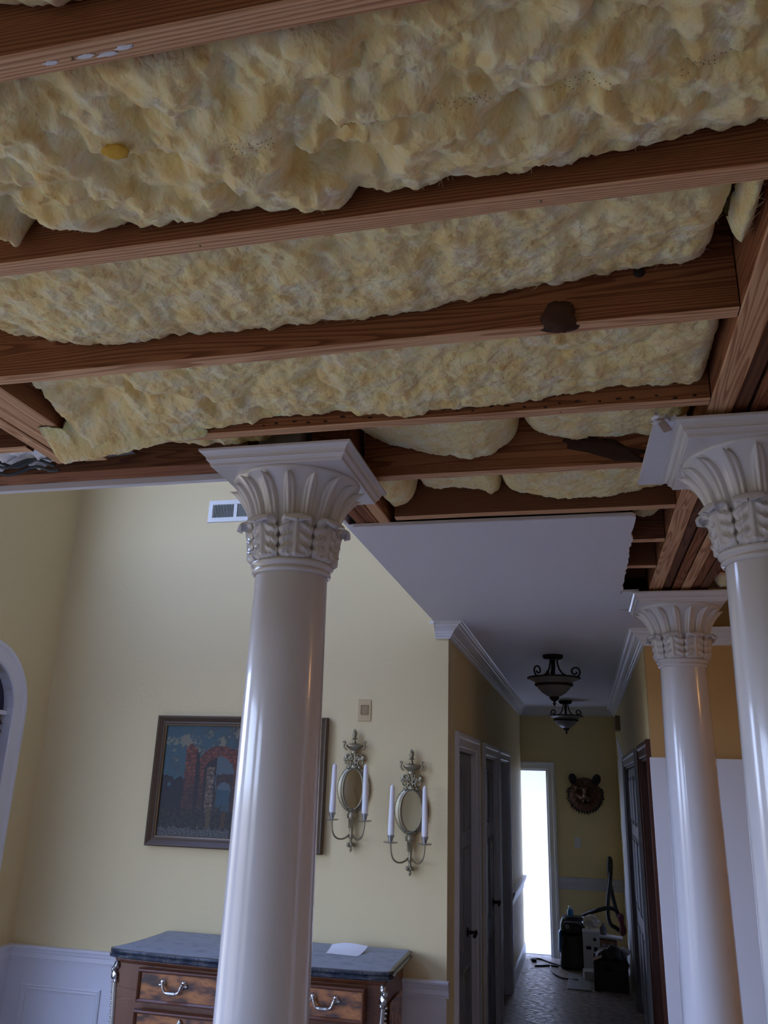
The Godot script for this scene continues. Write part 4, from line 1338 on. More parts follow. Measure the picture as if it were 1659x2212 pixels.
func foyer_wall() -> void:
	# framed painting
	var p := thing("framed_painting", "dark framed oil painting of ruined brick arches, half hidden by the left front column", "painting", Vector3(-1.995, 1.80, CW))
	var fr := [Vector2(-0.052, 0.010), Vector2(-0.050, 0.022), Vector2(-0.044, 0.026), Vector2(-0.034, 0.024), Vector2(-0.026, 0.030), Vector2(-0.012, 0.040), Vector2(-0.006, 0.042), Vector2(0.0, 0.038), Vector2(0.0, 0.0)]
	var m := MB.new()
	m.mould(fr, [Vector2(-0.545, -0.372), Vector2(0.545, -0.372), Vector2(0.545, 0.372), Vector2(-0.545, 0.372)], true)
	obj("frame", m, M.frame_wood, p)
	m = MB.new()
	m.mould([Vector2(-0.056, 0.008), Vector2(-0.056, 0.020), Vector2(-0.050, 0.023), Vector2(-0.046, 0.020)], [Vector2(-0.545, -0.372), Vector2(0.545, -0.372), Vector2(0.545, 0.372), Vector2(-0.545, 0.372)], true)
	obj("inner_slip", m, M.frame_gilt, p)
	m = MB.new()
	m.quad(Vector3(-0.495, -0.322, 0.010), Vector3(0.495, -0.322, 0.010), Vector3(0.495, 0.322, 0.010), Vector3(-0.495, 0.322, 0.010))
	m.bx(-0.495, 0.495, -0.322, 0.322, 0.001, 0.0092)
	var cm := mat("canvas", Color(1, 1, 1), 0.55)
	cm.albedo_texture = painting_texture()
	cm.normal_enabled = true
	cm.normal_texture = relief(55, 0.06, 3, 2.0, 256)
	cm.normal_scale = 0.12
	obj("canvas", m, cm, p)
	# register high on the wall
	var v := thing("wall_vent", "white two-panel air vent high on the yellow wall beside the capital", "vent", Vector3(-2.17, 3.497, CW))
	m = MB.new()
	m.mould([Vector2(-0.035, 0.004), Vector2(-0.032, 0.010), Vector2(-0.004, 0.008), Vector2(0, 0.0)], [Vector2(-0.195, -0.078), Vector2(0.195, -0.078), Vector2(0.195, 0.078), Vector2(-0.195, 0.078)], true)
	m.bx(-0.012, 0.012, -0.05, 0.05, 0.001, 0.008)
	obj("face_frame", m, M.white_plastic, v)
	m = MB.new()
	m.bx(-0.165, 0.165, -0.05, 0.05, 0.0005, 0.002)
	obj("duct_opening", m, M.duct_dark, v)
	for s in [-1.0, 1.0]:
		for i in 13:
			m = MB.new()
			var x: float = s * 0.0875 - 0.066 + 0.011 * i
			m.box(Vector3(x, 0, 0.005), Vector3(0.010, 0.092, 0.0015), 0.0, Basis(Vector3.UP, 0.75 * s))
			obj("louvre", m, M.louvre, v)
	# wall control
	var sw := thing("wall_control", "small beige wall control plate above the left sconce", "switch plate", Vector3(-1.237, 2.22, CW))
	m = MB.new()
	m.box(Vector3(0, 0, 0.003), Vector3(0.078, 0.124, 0.006), 0.002)
	obj("plate", m, M.beige_plastic, sw)
	m = MB.new()
	m.mould([Vector2(-0.004, 0.006), Vector2(-0.003, 0.010), Vector2(0.001, 0.010), Vector2(0.002, 0.006)], [Vector2(-0.022, -0.024), Vector2(0.022, -0.024), Vector2(0.022, 0.028), Vector2(-0.022, 0.028)], true)
	m.bx(-0.019, 0.019, -0.021, 0.025, 0.006, 0.0068)
	obj("sensor_window", m, M.beige_dark, sw)
	for i in 5:
		m = MB.new()
		m.bx(-0.018, 0.018, -0.017 + 0.009 * i, -0.014 + 0.009 * i, 0.0066, 0.0082)
		obj("grille_bar", m, M.beige_plastic, sw)
	# mirrored candle sconces and their candles
	var s1 := sconce("ornate pewter candle sconce with oval mirror, nearer the painting and hung higher")
	s1.position = Vector3(-1.283, 2.112, CW)
	dup(s1, Vector3(-0.945, 2.008, CW), 0.0, "ornate pewter candle sconce with oval mirror, nearer the hallway corner and hung lower")
	for s in [[-1.283, 2.112, "higher sconce beside the painting"], [-0.945, 2.008, "lower sconce by the hallway corner"]]:
		for d in [-1.0, 1.0]:
			var c := thing("candle", "white taper candle in the %s cup of the %s" % ["left" if d < 0 else "right", s[2]], "candle", Vector3(s[0] + 0.094 * d, s[1] - 0.456, CW + 0.1), 0.0, "white taper candles in the sconces")
			c.rotation.z = 0.012 * d
			m = MB.new()
			var pr := [Vector2(0.0006, 0.0), Vector2(0.0165, 0.0), Vector2(0.0165, 0.002), Vector2(0.0175, 0.02)]
			for i in 8: pr.append(Vector2(lerpf(0.0175, 0.0125, i / 7.0), lerpf(0.03, 0.243, i / 7.0)))
			pr.append_array([Vector2(0.0105, 0.251), Vector2(0.006, 0.258), Vector2(0.0006, 0.2585)])
			m.lathe(pr, 20)
			obj("wax", m, M.wax, c)
			m = MB.new()
			m.tube([Vector3(0, 0.255, 0), Vector3(0.0004, 0.262, 0), Vector3(0.0012, 0.268, 0)], 0.0009, 6)
			obj("wick", m, M.wax, c)
	# arched window on the left wall
	var a := MB.new()
	var cz := -4.07
	var path := [Vector2(cz + 0.295, 0.97), Vector2(cz + 0.295, 2.15)]
	for i in range(1, 28):
		var g := PI * i / 28.0
		path.append(Vector2(cz + 0.295 * cos(g), 2.15 + 0.295 * sin(g)))
	path.append_array([Vector2(cz - 0.295, 2.15), Vector2(cz - 0.295, 0.97)])
	a.mould([Vector2(0, -0.06), Vector2(0, 0.014), Vector2(0.008, 0.020), Vector2(0.078, 0.022), Vector2(0.088, 0.030), Vector2(0.108, 0.030), Vector2(0.115, 0.024), Vector2(0.115, 0)], path, false, side_xf(XL, 1.0))
	a.bx(XL - 0.06, XL + 0.05, 0.94, 0.97, cz - 0.42, cz + 0.42, 0.006)
	a.bx(XL - 0.055, XL - 0.02, 2.137, 2.163, cz - 0.295, cz + 0.295, 0.003)
	var w := struct("window_1", a, M.trim, "white cased arched window at the left edge of the picture")
	m = MB.new()
	var fan := arc(Vector2(cz, 2.163), 0.294, 0, PI, 24)
	m.prism(fan, -0.060, -0.052, side_xf(XL, 1.0))
	obj("fanlight_pane", m, M.dark_glass, w)
	for i in range(1, 4):
		m = MB.new()
		var g := PI * i / 4.0
		m.box(Vector3(XL - 0.046, 2.163 + 0.147 * sin(g), cz + 0.147 * cos(g)), Vector3(0.012, 0.012, 0.29), 0.002, Basis(Vector3.RIGHT, -g))
		obj("muntin", m, M.trim, w)
	m = MB.new()
	m.bx(XL - 0.11, XL - 0.09, 0.9, 2.5, cz - 0.33, cz + 0.33)
	obj("backing", m, M.brown_wood, w)
	for i in 26:
		m = MB.new()
		m.box(Vector3(XL - 0.05, 0.99 + 0.0445 * i, cz), Vector3(0.048, 0.004, 0.57), 0.0, Basis(Vector3.BACK, -0.9))
		obj("blind_slat", m, M.brown_wood, w)

func sconce(label: String) -> Node3D:
	# origin at the finial tip on the wall; z points into the room
	var r := thing("candle_sconce", label, "sconce")
	var zz := Vector3(0, 0, 0.03)
	var m := MB.new()
	m.lathe([Vector2(0.0005, 0.0), Vector2(0.004, -0.008), Vector2(0.010, -0.022), Vector2(0.013, -0.034), Vector2(0.010, -0.044), Vector2(0.006, -0.050), Vector2(0.006, -0.050), Vector2(0.017, -0.053), Vector2(0.017, -0.057), Vector2(0.006, -0.060), Vector2(0.006, -0.060), Vector2(0.009, -0.07), Vector2(0.011, -0.086), Vector2(0.0005, -0.087)], 16, Transform3D(Basis.IDENTITY, zz))
	for i in 3:
		var pts := []
		for k in 12:
			var t := k / 11.0
			var an := t * 3.2 + TAU * i / 3.0
			pts.append(zz + Vector3(cos(an) * 0.012 * sin(PI * (0.2 + 0.75 * t)), -0.047 + 0.044 * t, sin(an) * 0.012 * sin(PI * (0.2 + 0.75 * t))))
		m.tube(pts, 0.0032, 6)
	obj("flame_finial", m, M.pewter, r)
	m = MB.new()
	m.lathe([Vector2(0.018, -0.136), Vector2(0.022, -0.128), Vector2(0.014, -0.122), Vector2(0.030, -0.114), Vector2(0.046, -0.102), Vector2(0.052, -0.092), Vector2(0.047, -0.089), Vector2(0.030, -0.084), Vector2(0.012, -0.080)], 24, Transform3D(Basis.IDENTITY, zz), 1.0, 0.55)
	for s in [-1.0, 1.0]:
		var pts := []
		for q in [[0.044, -0.118], [0.056, -0.110], [0.063, -0.098], [0.060, -0.086], [0.054, -0.078], [0.060, -0.070], [0.067, -0.072], [0.066, -0.079]]:
			pts.append(zz + Vector3(q[0] * s, q[1], 0))
		m.tube(pts, 0.0058, 7)
	obj("urn", m, M.pewter, r)
	# pierced crest of scrolls
	m = MB.new()
	m.box(Vector3(0, -0.168, 0.012), Vector3(0.020, 0.082, 0.012), 0.004)
	for s in [-1.0, 1.0]:
		for q in [[0.036, -0.150, 0.021, 0.005, 2.4, 8.4], [0.040, -0.186, 0.022, 0.006, 3.9, -2.6], [0.016, -0.200, 0.015, 0.004, 1.0, 6.5], [0.018, -0.162, 0.012, 0.004, 0.5, -5.0]]:
			var pts := []
			for c in spiral(Vector2(q[0], q[1]), q[2], q[3], q[4], q[5], 20):
				pts.append(Vector3(c.x * s, c.y, 0.020))
			m.tube(pts, 0.0052, 6)
		m.grid(lump(Vector3(0.052 * s, -0.164, 0.018), Vector3(0.013, 0.018, 0.008), 6, 10, 3, 0.4), true)
		m.grid(lump(Vector3(0.030 * s, -0.215, 0.018), Vector3(0.018, 0.010, 0.008), 6, 10, 4, 0.4), true)
	m.grid(lump(Vector3(0, -0.212, 0.024), Vector3(0.020, 0.012, 0.010), 6, 12, 5, 0.35), true)
	obj("crest", m, M.pewter, r)
	# oval frame: plain bevelled ring, beaded outer border, mirror
	var oval := func(rx: float, ry: float, z: float, n: int) -> Array:
		var o := []
		for i in n:
			o.append(Vector3(rx * cos(TAU * i / n), -0.33 + ry * sin(TAU * i / n), z))
		return o
	m = MB.new()
	var rows := []
	for q in [[0.096, 0.124, 0.0], [0.096, 0.124, 0.012], [0.090, 0.119, 0.018], [0.080, 0.116, 0.016], [0.068, 0.112, 0.026], [0.060, 0.110, 0.030], [0.054, 0.106, 0.026], [0.053, 0.105, 0.018]]:
		rows.append(PackedVector3Array(oval.call(q[0], q[1], q[2], 48)))
	m.grid(rows, true)
	obj("oval_frame", m, M.pewter, r)
	m = MB.new()
	for pt in oval.call(0.093, 0.122, 0.012, 56):
		m.grid(lump(pt, Vector3(0.006, 0.006, 0.006), 4, 7, 2, 0.0), true)
	obj("beaded_border", m, M.pewter, r)
	m = MB.new()
	var face: Array = oval.call(0.055, 0.107, 0.021, 48)
	for i in 48:
		m.tri(Vector3(0, -0.33, 0.0215), face[i], face[(i + 1) % 48])
	obj("mirror_glass", m, M.mirror, r)
	# lower stem, arms, cups
	m = MB.new()
	m.lathe([Vector2(0.0006, -0.664), Vector2(0.006, -0.655), Vector2(0.010, -0.648), Vector2(0.005, -0.640), Vector2(0.016, -0.630), Vector2(0.019, -0.620), Vector2(0.009, -0.610), Vector2(0.007, -0.596), Vector2(0.015, -0.586), Vector2(0.015, -0.576), Vector2(0.009, -0.566), Vector2(0.012, -0.54), Vector2(0.018, -0.488), Vector2(0.018, -0.488), Vector2(0.027, -0.486), Vector2(0.028, -0.464), Vector2(0.020, -0.460), Vector2(0.024, -0.450), Vector2(0.034, -0.444), Vector2(0.034, -0.438), Vector2(0.0006, -0.436)], 20, Transform3D(Basis.IDENTITY, Vector3(0, 0, 0.026)), 1.0, 0.8)
	for i in 6:
		var an := TAU * i / 6.0
		m.grid(lump(Vector3(0.018 * cos(an), -0.625, 0.026 + 0.018 * sin(an)), Vector3(0.007, 0.010, 0.007), 5, 8, i, 0.2), true)
	for i in 7:
		m.box(Vector3(-0.014 + 0.0047 * i, -0.515, 0.041), Vector3(0.0026, 0.046, 0.003), 0.001)
	obj("stem", m, M.pewter, r)
	for s in [-1.0, 1.0]:
		m = MB.new()
		var pts := []
		for q in [[0.010, -0.572, 0.032], [0.022, -0.585, 0.045], [0.040, -0.594, 0.062], [0.060, -0.592, 0.080], [0.078, -0.577, 0.094], [0.088, -0.553, 0.100], [0.0925, -0.525, 0.100], [0.094, -0.498, 0.100]]:
			pts.append(Vector3(q[0] * s, q[1], q[2]))
		var sm := []
		for i in pts.size() - 1:
			for k in 4:
				var p0: Vector3 = pts[maxi(i - 1, 0)]
				sm.append((pts[i] as Vector3).cubic_interpolate(pts[i + 1], p0, pts[mini(i + 2, pts.size() - 1)], k / 4.0))
		sm.append(pts[-1])
		m.tube(sm, 0.0048, 8)
		obj("arm", m, M.pewter, r)
		m = MB.new()
		m.lathe([Vector2(0.005, -0.499), Vector2(0.030, -0.497), Vector2(0.039, -0.493), Vector2(0.039, -0.490), Vector2(0.028, -0.492), Vector2(0.008, -0.491), Vector2(0.008, -0.486), Vector2(0.012, -0.482), Vector2(0.012, -0.474), Vector2(0.018, -0.466), Vector2(0.020, -0.456), Vector2(0.019, -0.456), Vector2(0.001, -0.457)], 20, Transform3D(Basis.IDENTITY, Vector3(0.094 * s, 0, 0.1)))
		obj("candle_cup", m, M.silver, r)
	r.set_meta("base", "candle_sconce")
	return r

# ---------------------------------------------------------------- marble-topped chest
func chest() -> void:
	var x0 := -2.375
	var x1 := -0.925
	var zb := CW + 0.02
	var zf := -4.13
	var r := thing("chest_of_drawers", "ornate wooden chest of drawers with dark marble top, behind the left front column", "chest")
	var at := func(q: float) -> PackedVector2Array:
		# serpentine-cornered outline, grown by q
		var o := PackedVector2Array([Vector2(x0 + 0.035 - q, zb)])
		for i in 7:
			var t := i / 6.0
			o.append(Vector2(x0 + 0.035 + 0.03 * t - 0.06 * t * t - q, lerpf(zb, zf - 0.10, t)))
		o.append_array([Vector2(x0 - 0.012 - q, zf - 0.07), Vector2(x0 + 0.01 - q * 0.7, zf - 0.035 + q * 0.7), Vector2(x0 + 0.06, zf - 0.02 + q)])
		for i in 11:
			var t := i / 10.0
			o.append(Vector2(lerpf(x0 + 0.12, x1 - 0.12, t), zf + 0.025 * sin(PI * t) + q - 0.012))
		o.append_array([Vector2(x1 - 0.06, zf - 0.02 + q), Vector2(x1 - 0.01 + q * 0.7, zf - 0.035 + q * 0.7), Vector2(x1 + 0.004 + q, zf - 0.07), Vector2(x1 - 0.005 + q, zf - 0.11), Vector2(x1 - 0.012 + q, zb)])
		return o
	var lay := func(mb: MB, steps: Array) -> void:
		var rows := []
		for s in steps:
			var row := PackedVector3Array()
			for p in at.call(s[0]):
				row.append(Vector3(p.x, s[1], p.y))
			rows.append(row)
		for i in rows.size() - 1:
			var a: PackedVector3Array = rows[i]
			var b: PackedVector3Array = rows[i + 1]
			for j in a.size():
				mb.quad(a[j], a[(j + 1) % a.size()], b[(j + 1) % a.size()], b[j])
		for e in [0, rows.size() - 1]:
			var row: PackedVector3Array = rows[e]
			var c := Vector3.ZERO
			for p in row: c += p / row.size()
			for j in row.size():
				mb.tri(c, row[j], row[(j + 1) % row.size()])
	var m := MB.new()
	lay.call(m, [[-0.012, 0.944], [0.004, 0.947], [0.012, 0.953], [0.013, 0.960], [0.006, 0.965], [0.001, 0.968], [0.008, 0.972], [0.010, 0.978], [0.006, 0.984], [-0.004, 0.986]])
	var slab := obj("marble_top", m, M.marble, r)
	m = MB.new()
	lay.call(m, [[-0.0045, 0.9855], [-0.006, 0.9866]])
	obj("sheen_face", m, M.marble_sheen, slab)  # thin pale cap, a painted reflection over the dark slab
	m = MB.new()
	lay.call(m, [[-0.035, 0.10], [-0.030, 0.12], [-0.040, 0.5], [-0.035, 0.92], [-0.028, 0.926], [-0.020, 0.938], [-0.022, 0.944]])
	obj("carcass", m, M.chest_wood, r)
	# drawers: rows of two at the top, one wide below; serpentine front approximated by small steps back
	var dz := func(x: float) -> float: return zf - 0.045 + 0.025 * sin(PI * clampf((x - x0 - 0.12) / (x1 - x0 - 0.24), 0, 1))
	for row in [[0.765, 0.912, 2], [0.52, 0.735, 1], [0.20, 0.49, 1]]:
		var n: int = row[2]
		for k in n:
			var a := lerpf(-2.195, -1.035, float(k) / n) + (0.012 if k > 0 else 0.0)
			var b := lerpf(-2.195, -1.035, float(k + 1) / n) - (0.012 if k < n - 1 else 0.0)
			var zz: float = dz.call((a + b) / 2) + 0.004
			var d := MB.new()
			d.box(Vector3((a + b) / 2, (row[0] + row[1]) / 2, zz), Vector3(b - a - 0.03, row[1] - row[0] - 0.03, 0.02), 0.002)
			var dn := obj("drawer", d, M.burl, r)
			var f := MB.new()
			f.mould([Vector2(-0.018, 0.008), Vector2(-0.016, 0.016), Vector2(-0.008, 0.024), Vector2(-0.002, 0.020), Vector2(0.0, 0.012), Vector2(0.003, 0.0)], [Vector2(a, row[0]), Vector2(b, row[0]), Vector2(b, row[1]), Vector2(a, row[1])], true, Transform3D(Basis.IDENTITY, Vector3(0, 0, zz)))
			obj("drawer_frame", f, M.chest_wood, dn)
			var hx := [(a + b) / 2] if n == 2 else [a + 0.22, b - 0.22]
			for x in hx:
				var cx: float = x
				if n == 2: cx += 0.09 if k == 1 else -0.09
				obj("handle", bail(Vector3(cx, (row[0] + row[1]) / 2 + 0.016, zz + 0.01)), M.silver, dn)
			if n == 1:
				var es := MB.new()
				es.grid(lump(Vector3((a + b) / 2 - 0.33, row[1] - 0.06, zz + 0.014), Vector3(0.016, 0.03, 0.008), 8, 14, 7, 0.4), true)
				es.grid(lump(Vector3((a + b) / 2 - 0.33, row[1] - 0.035, zz + 0.016), Vector3(0.009, 0.012, 0.009), 6, 10, 8, 0.2), true)
				obj("escutcheon", es, M.silver, dn)
	# silver corner mounts: scrolled heads and beaded straps
	for s in [[x0 + 0.032, -1.0], [x1 - 0.035, 1.0]]:
		var c := MB.new()
		var cx: float = s[0]
		var sg: float = s[1]
		for q in [[0.0, 0.905, 0.016, 0.022], [0.012, 0.888, 0.012, 0.016], [0.004, 0.862, 0.017, 0.024], [-0.004, 0.838, 0.012, 0.012]]:
			c.grid(lump(Vector3(cx + q[0] * sg, q[1], zf - 0.055), Vector3(q[2], q[3], 0.016), 8, 12, int(q[1] * 1000), 0.3), true)
		var tp := []
		for i in 24:
			tp.append(Vector3(cx + sg * (0.004 - 0.022 * sin(i / 23.0 * 2.6)) * 0.7, lerpf(0.83, 0.30, i / 23.0), zf - 0.058))
		c.tube(tp, 0.012, 8, true, 0.6)
		for i in 26:
			var t := i / 25.0
			c.grid(lump(Vector3(cx + sg * (0.018 - 0.022 * sin(t * 2.6) * 0.7), lerpf(0.83, 0.30, t), zf - 0.062), Vector3(0.008, 0.006, 0.008), 5, 8, i, 0.2), true)
		obj("corner_mount", c, M.silver, r)
	# right end panel
	m = MB.new()
	m.bx(x1 - 0.036, x1 - 0.030, 0.16, 0.82, -4.60, -4.33)
	obj("end_panel", m, M.burl, r)
	for s in [-1, 1]:
		for d in [0, 1]:
			var ft := MB.new()
			ft.lathe([Vector2(0.02, 0.0), Vector2(0.03, 0.02), Vector2(0.024, 0.05), Vector2(0.04, 0.105)], 14, Transform3D(Basis.IDENTITY, Vector3((x0 + 0.1) if s < 0 else (x1 - 0.1), 0, (zb - -0.06) if d == 0 else (zf - 0.12))))
			obj("foot", ft, M.chest_wood, r)
	# folded note on the marble
	var n := MB.new()
	var rows := []
	for i in 10:
		var row := PackedVector3Array()
		var u := i / 9.0
		for k in 10:
			var v := k / 9.0
			row.append(Vector3(lerpf(-1.325, -1.155, u) + 0.03 * v * (u - 0.4), 0.988 + 0.030 * v * v * (0.5 + 0.5 * u) + 0.008 * sin(u * 4.0) * v, lerpf(-4.45, -4.60, v) + 0.02 * u))
		rows.append(row)
	n.grid(rows)
	for i in 10:
		var row: PackedVector3Array = rows[i]
		for k in 10: row[k].y -= 0.002
		rows[i] = row
	n.grid(rows)
	solo("folded_note", n, M.paper, "white folded sheet of paper lying on the right end of the marble top", "paper")

func bail(c: Vector3) -> MB:
	var m := MB.new()
	for s in [-1.0, 1.0]:
		var o := c + Vector3(0.052 * s, 0, 0)
		m.grid(lump(o + Vector3(0.004 * s, 0.004, 0.003), Vector3(0.013, 0.015, 0.006), 7, 12, 21, 0.4), true)
		m.grid(lump(o + Vector3(0.016 * s, -0.006, 0.003), Vector3(0.010, 0.006, 0.005), 6, 10, 22, 0.4), true)
		m.grid(lump(o + Vector3(0, 0.002, 0.014), Vector3(0.008, 0.008, 0.010), 6, 10, 23, 0.1), true)
	var p := []
	for i in 17:
		var t := i / 16.0 * 2.0 - 1.0
		p.append(c + Vector3(0.050 * signf(t) * pow(absf(t), 0.55), -0.036 + 0.036 * pow(absf(t), 3.0), 0.022))
	var rad := []
	for i in 17:
		rad.append(0.0048 + 0.0022 * absf(sin(i * 1.2)) + (0.002 if i > 5 and i < 11 else 0.0))
	m.tube(p, rad, 8)
	return m

# ---------------------------------------------------------------- things in the hallway
func hall_things() -> void:
	mask()
	var sw := thing("switch_plate", "small white light switch on the end wall below the tiger mask", "switch", Vector3(-0.11, 1.21, -10.36))
	var m := MB.new()
	m.box(Vector3(0, 0, 0.003), Vector3(0.075, 0.12, 0.006), 0.002)
	obj("plate", m, M.white_plastic, sw)
	m = MB.new()
	m.box(Vector3(0, 0, 0.008), Vector3(0.011, 0.024, 0.010), 0.001, Basis(Vector3.RIGHT, 0.3))
	obj("toggle", m, M.white_plastic, sw)
	cleaner()
	# looped suction hose
	var hp := [Vector3(-0.17, 0.42, -10.09), Vector3(-0.05, 0.50, -10.07), Vector3(0.08, 0.56, -10.0), Vector3(0.20, 0.585, -10.02), Vector3(0.275, 0.56, -10.04), Vector3(0.29, 0.50, -10.06), Vector3(0.262, 0.60, -10.10), Vector3(0.232, 0.76, -10.14), Vector3(0.218, 0.92, -10.17), Vector3(0.224, 1.04, -10.2), Vector3(0.240, 1.07, -10.21), Vector3(0.244, 1.00, -10.18), Vector3(0.226, 0.84, -10.13), Vector3(0.192, 0.66, -10.08), Vector3(0.182, 0.52, -10.04), Vector3(0.205, 0.43, -10.0), Vector3(0.26, 0.40, -9.98), Vector3(0.30, 0.37, -9.96)]
	var sm := []
	for i in hp.size() - 1:
		for k in 6:
			sm.append((hp[i] as Vector3).cubic_interpolate(hp[i + 1], hp[maxi(i - 1, 0)], hp[mini(i + 2, hp.size() - 1)], k / 6.0))
	var rad := []
	for i in sm.size(): rad.append(0.021 + 0.0016 * (i % 2))
	m = MB.new()
	m.tube(sm, rad, 9)
	var ho := solo("suction_hose", m, M.black_plastic, "long black ribbed hose looped up against the end of the right hallway wall", "hose")
	m = MB.new()
	m.tube([Vector3(0.224, 0.93, -10.165), Vector3(0.229, 1.0, -10.175), Vector3(0.233, 1.08, -10.19)], [0.028, 0.032, 0.026], 10)
	obj("hand_grip", m, M.black_plastic, ho)
	# cords on the floor
	var cp := [Vector3(-0.34, 0.012, -9.9), Vector3(-0.46, 0.008, -10.05), Vector3(-0.56, 0.008, -10.18), Vector3(-0.66, 0.008, -10.15), Vector3(-0.62, 0.008, -10.05)]
	m = MB.new()
	m.tube(bent(cp), 0.009, 6)
	m.box(Vector3(-0.62, 0.016, -10.04), Vector3(0.05, 0.03, 0.03), 0.006)
	solo("power_cord", m, M.black_plastic, "black power cord with its plug lying in front of the bright doorway", "cord")
	m = MB.new()
	m.tube(bent([Vector3(-0.36, 0.012, -9.84), Vector3(-0.45, 0.008, -9.87), Vector3(-0.53, 0.008, -9.83), Vector3(-0.60, 0.008, -9.80)]), 0.009, 6)
	solo("power_cord", m, M.black_plastic, "shorter black cord end trailing from the cleaner toward the left", "cord")
	m = MB.new()
	m.tube(bent([Vector3(-0.44, 0.007, -9.84), Vector3(-0.40, 0.007, -9.55), Vector3(-0.32, 0.007, -9.36), Vector3(-0.23, 0.007, -9.30), Vector3(-0.15, 0.015, -9.26)]), 0.008, 6)
	solo("power_cord", m, M.black_plastic, "thin dark cord curving across the floor onto the grey floor tile", "cord")
	var tl := MB.new()
	tl.box(Vector3(-0.135, 0.006, -9.24), Vector3(0.22, 0.012, 0.70), 0.003)
	var gt := mat("grey_tile", Color(1, 1, 1), 0.5)
	gt.albedo_texture = mottle(93, 0.03, [rgb(140, 146, 148), rgb(166, 172, 172), rgb(190, 194, 192)], 256)
	tri_plane(gt, Vector3(1.5, 1.5, 1.5), true)
	solo("floor_tile", tl, gt, "loose pale grey tile lying on the floor in front of the cleaner", "tile")
	heap()
	# tall sheet leaning behind the rear column
	var dp := MB.new()
	dp.box(Vector3(0.80, 1.0, -4.86), Vector3(0.89, 2.0, 0.014), 0.001, Basis(Vector3.RIGHT, -0.03))
	solo("leaning_panel", dp, M.trim, "tall plain white panel leaning upright behind the rear column", "panel")

func bent(pts: Array) -> Array:
	var sm := []
	for i in pts.size() - 1:
		for k in 6:
			sm.append((pts[i] as Vector3).cubic_interpolate(pts[i + 1], pts[maxi(i - 1, 0)], pts[mini(i + 2, pts.size() - 1)], k / 6.0))
	sm.append(pts[-1])
	return sm

func rounded(w: float, d: float, y: float, p := 4.0, n := 28, cx := 0.0, cz := 0.0) -> PackedVector3Array:
	var r := PackedVector3Array()
	for j in n:
		var a := -TAU * j / n
		var c := cos(a)
		var s := sin(a)
		var k := pow(pow(absf(c), p) + pow(absf(s), p), -1.0 / p)
		r.append(Vector3(cx + c * k * w / 2, y, cz + s * k * d / 2))
	return r

func cleaner() -> void:
	var r := thing("carpet_cleaner", "black and blue upright carpet cleaning machine standing by the bright doorway", "machine", Vector3(-0.195, 0, -9.9))
	var m := MB.new()
	m.grid([rounded(0.02, 0.02, 0.34), rounded(0.25, 0.26, 0.335), rounded(0.265, 0.27, 0.30), rounded(0.275, 0.28, 0.12), rounded(0.285, 0.30, 0.03), rounded(0.28, 0.29, 0.012), rounded(0.02, 0.02, 0.012)], true)
	obj("lower_body", m, M.black_plastic, r)
	m = MB.new()
	m.grid([rounded(0.02, 0.02, 0.50), rounded(0.21, 0.22, 0.497), rounded(0.235, 0.25, 0.46), rounded(0.262, 0.28, 0.42), rounded(0.262, 0.28, 0.38), rounded(0.25, 0.26, 0.334), rounded(0.1, 0.1, 0.333)], true)
	obj("tank", m, M.black_plastic, r)
	m = MB.new()
	m.grid([rounded(0.01, 0.18, 0.36, 4.0, 20, -0.128), rounded(0.05, 0.19, 0.34, 4.0, 20, -0.126), rounded(0.045, 0.19, 0.17, 4.0, 20, -0.132), rounded(0.01, 0.16, 0.15, 4.0, 20, -0.134)], true)
	obj("side_shell", m, M.blue_plastic, r)
	m = MB.new()
	m.tube(bent([Vector3(-0.08, 0.44, 0.13), Vector3(-0.07, 0.455, 0.155), Vector3(0.0, 0.46, 0.165), Vector3(0.07, 0.455, 0.155), Vector3(0.08, 0.44, 0.13)]), 0.010, 8)
	obj("carry_handle", m, M.grey_plastic, r)
	m = MB.new()
	m.lathe([Vector2(0.024, 0), Vector2(0.024, 0.012), Vector2(0.018, 0.016), Vector2(0.001, 0.016)], 16, Transform3D(Basis(Vector3.RIGHT, PI / 2), Vector3(-0.055, 0.41, 0.132)))
	obj("dial", m, M.grey_plastic, r)
	m = MB.new()
	m.lathe([Vector2(0.03, 0.49), Vector2(0.032, 0.54), Vector2(0.018, 0.555), Vector2(0.016, 0.575), Vector2(0.001, 0.578)], 14, Transform3D(Basis.IDENTITY, Vector3(-0.02, 0, -0.03)))
	var b := m
	var bo := solo("spray_bottle", b, M.blue_plastic, "small blue bottle with a white cap standing on top of the cleaning machine", "bottle")
	bo.position = Vector3(-0.195, 0.006, -9.9)
	m = MB.new()
	m.lathe([Vector2(0.019, 0.558), Vector2(0.021, 0.562), Vector2(0.021, 0.585), Vector2(0.001, 0.588)], 14, Transform3D(Basis.IDENTITY, Vector3(-0.02, 0, -0.03)))
	obj("cap", m, M.white_plastic, bo)

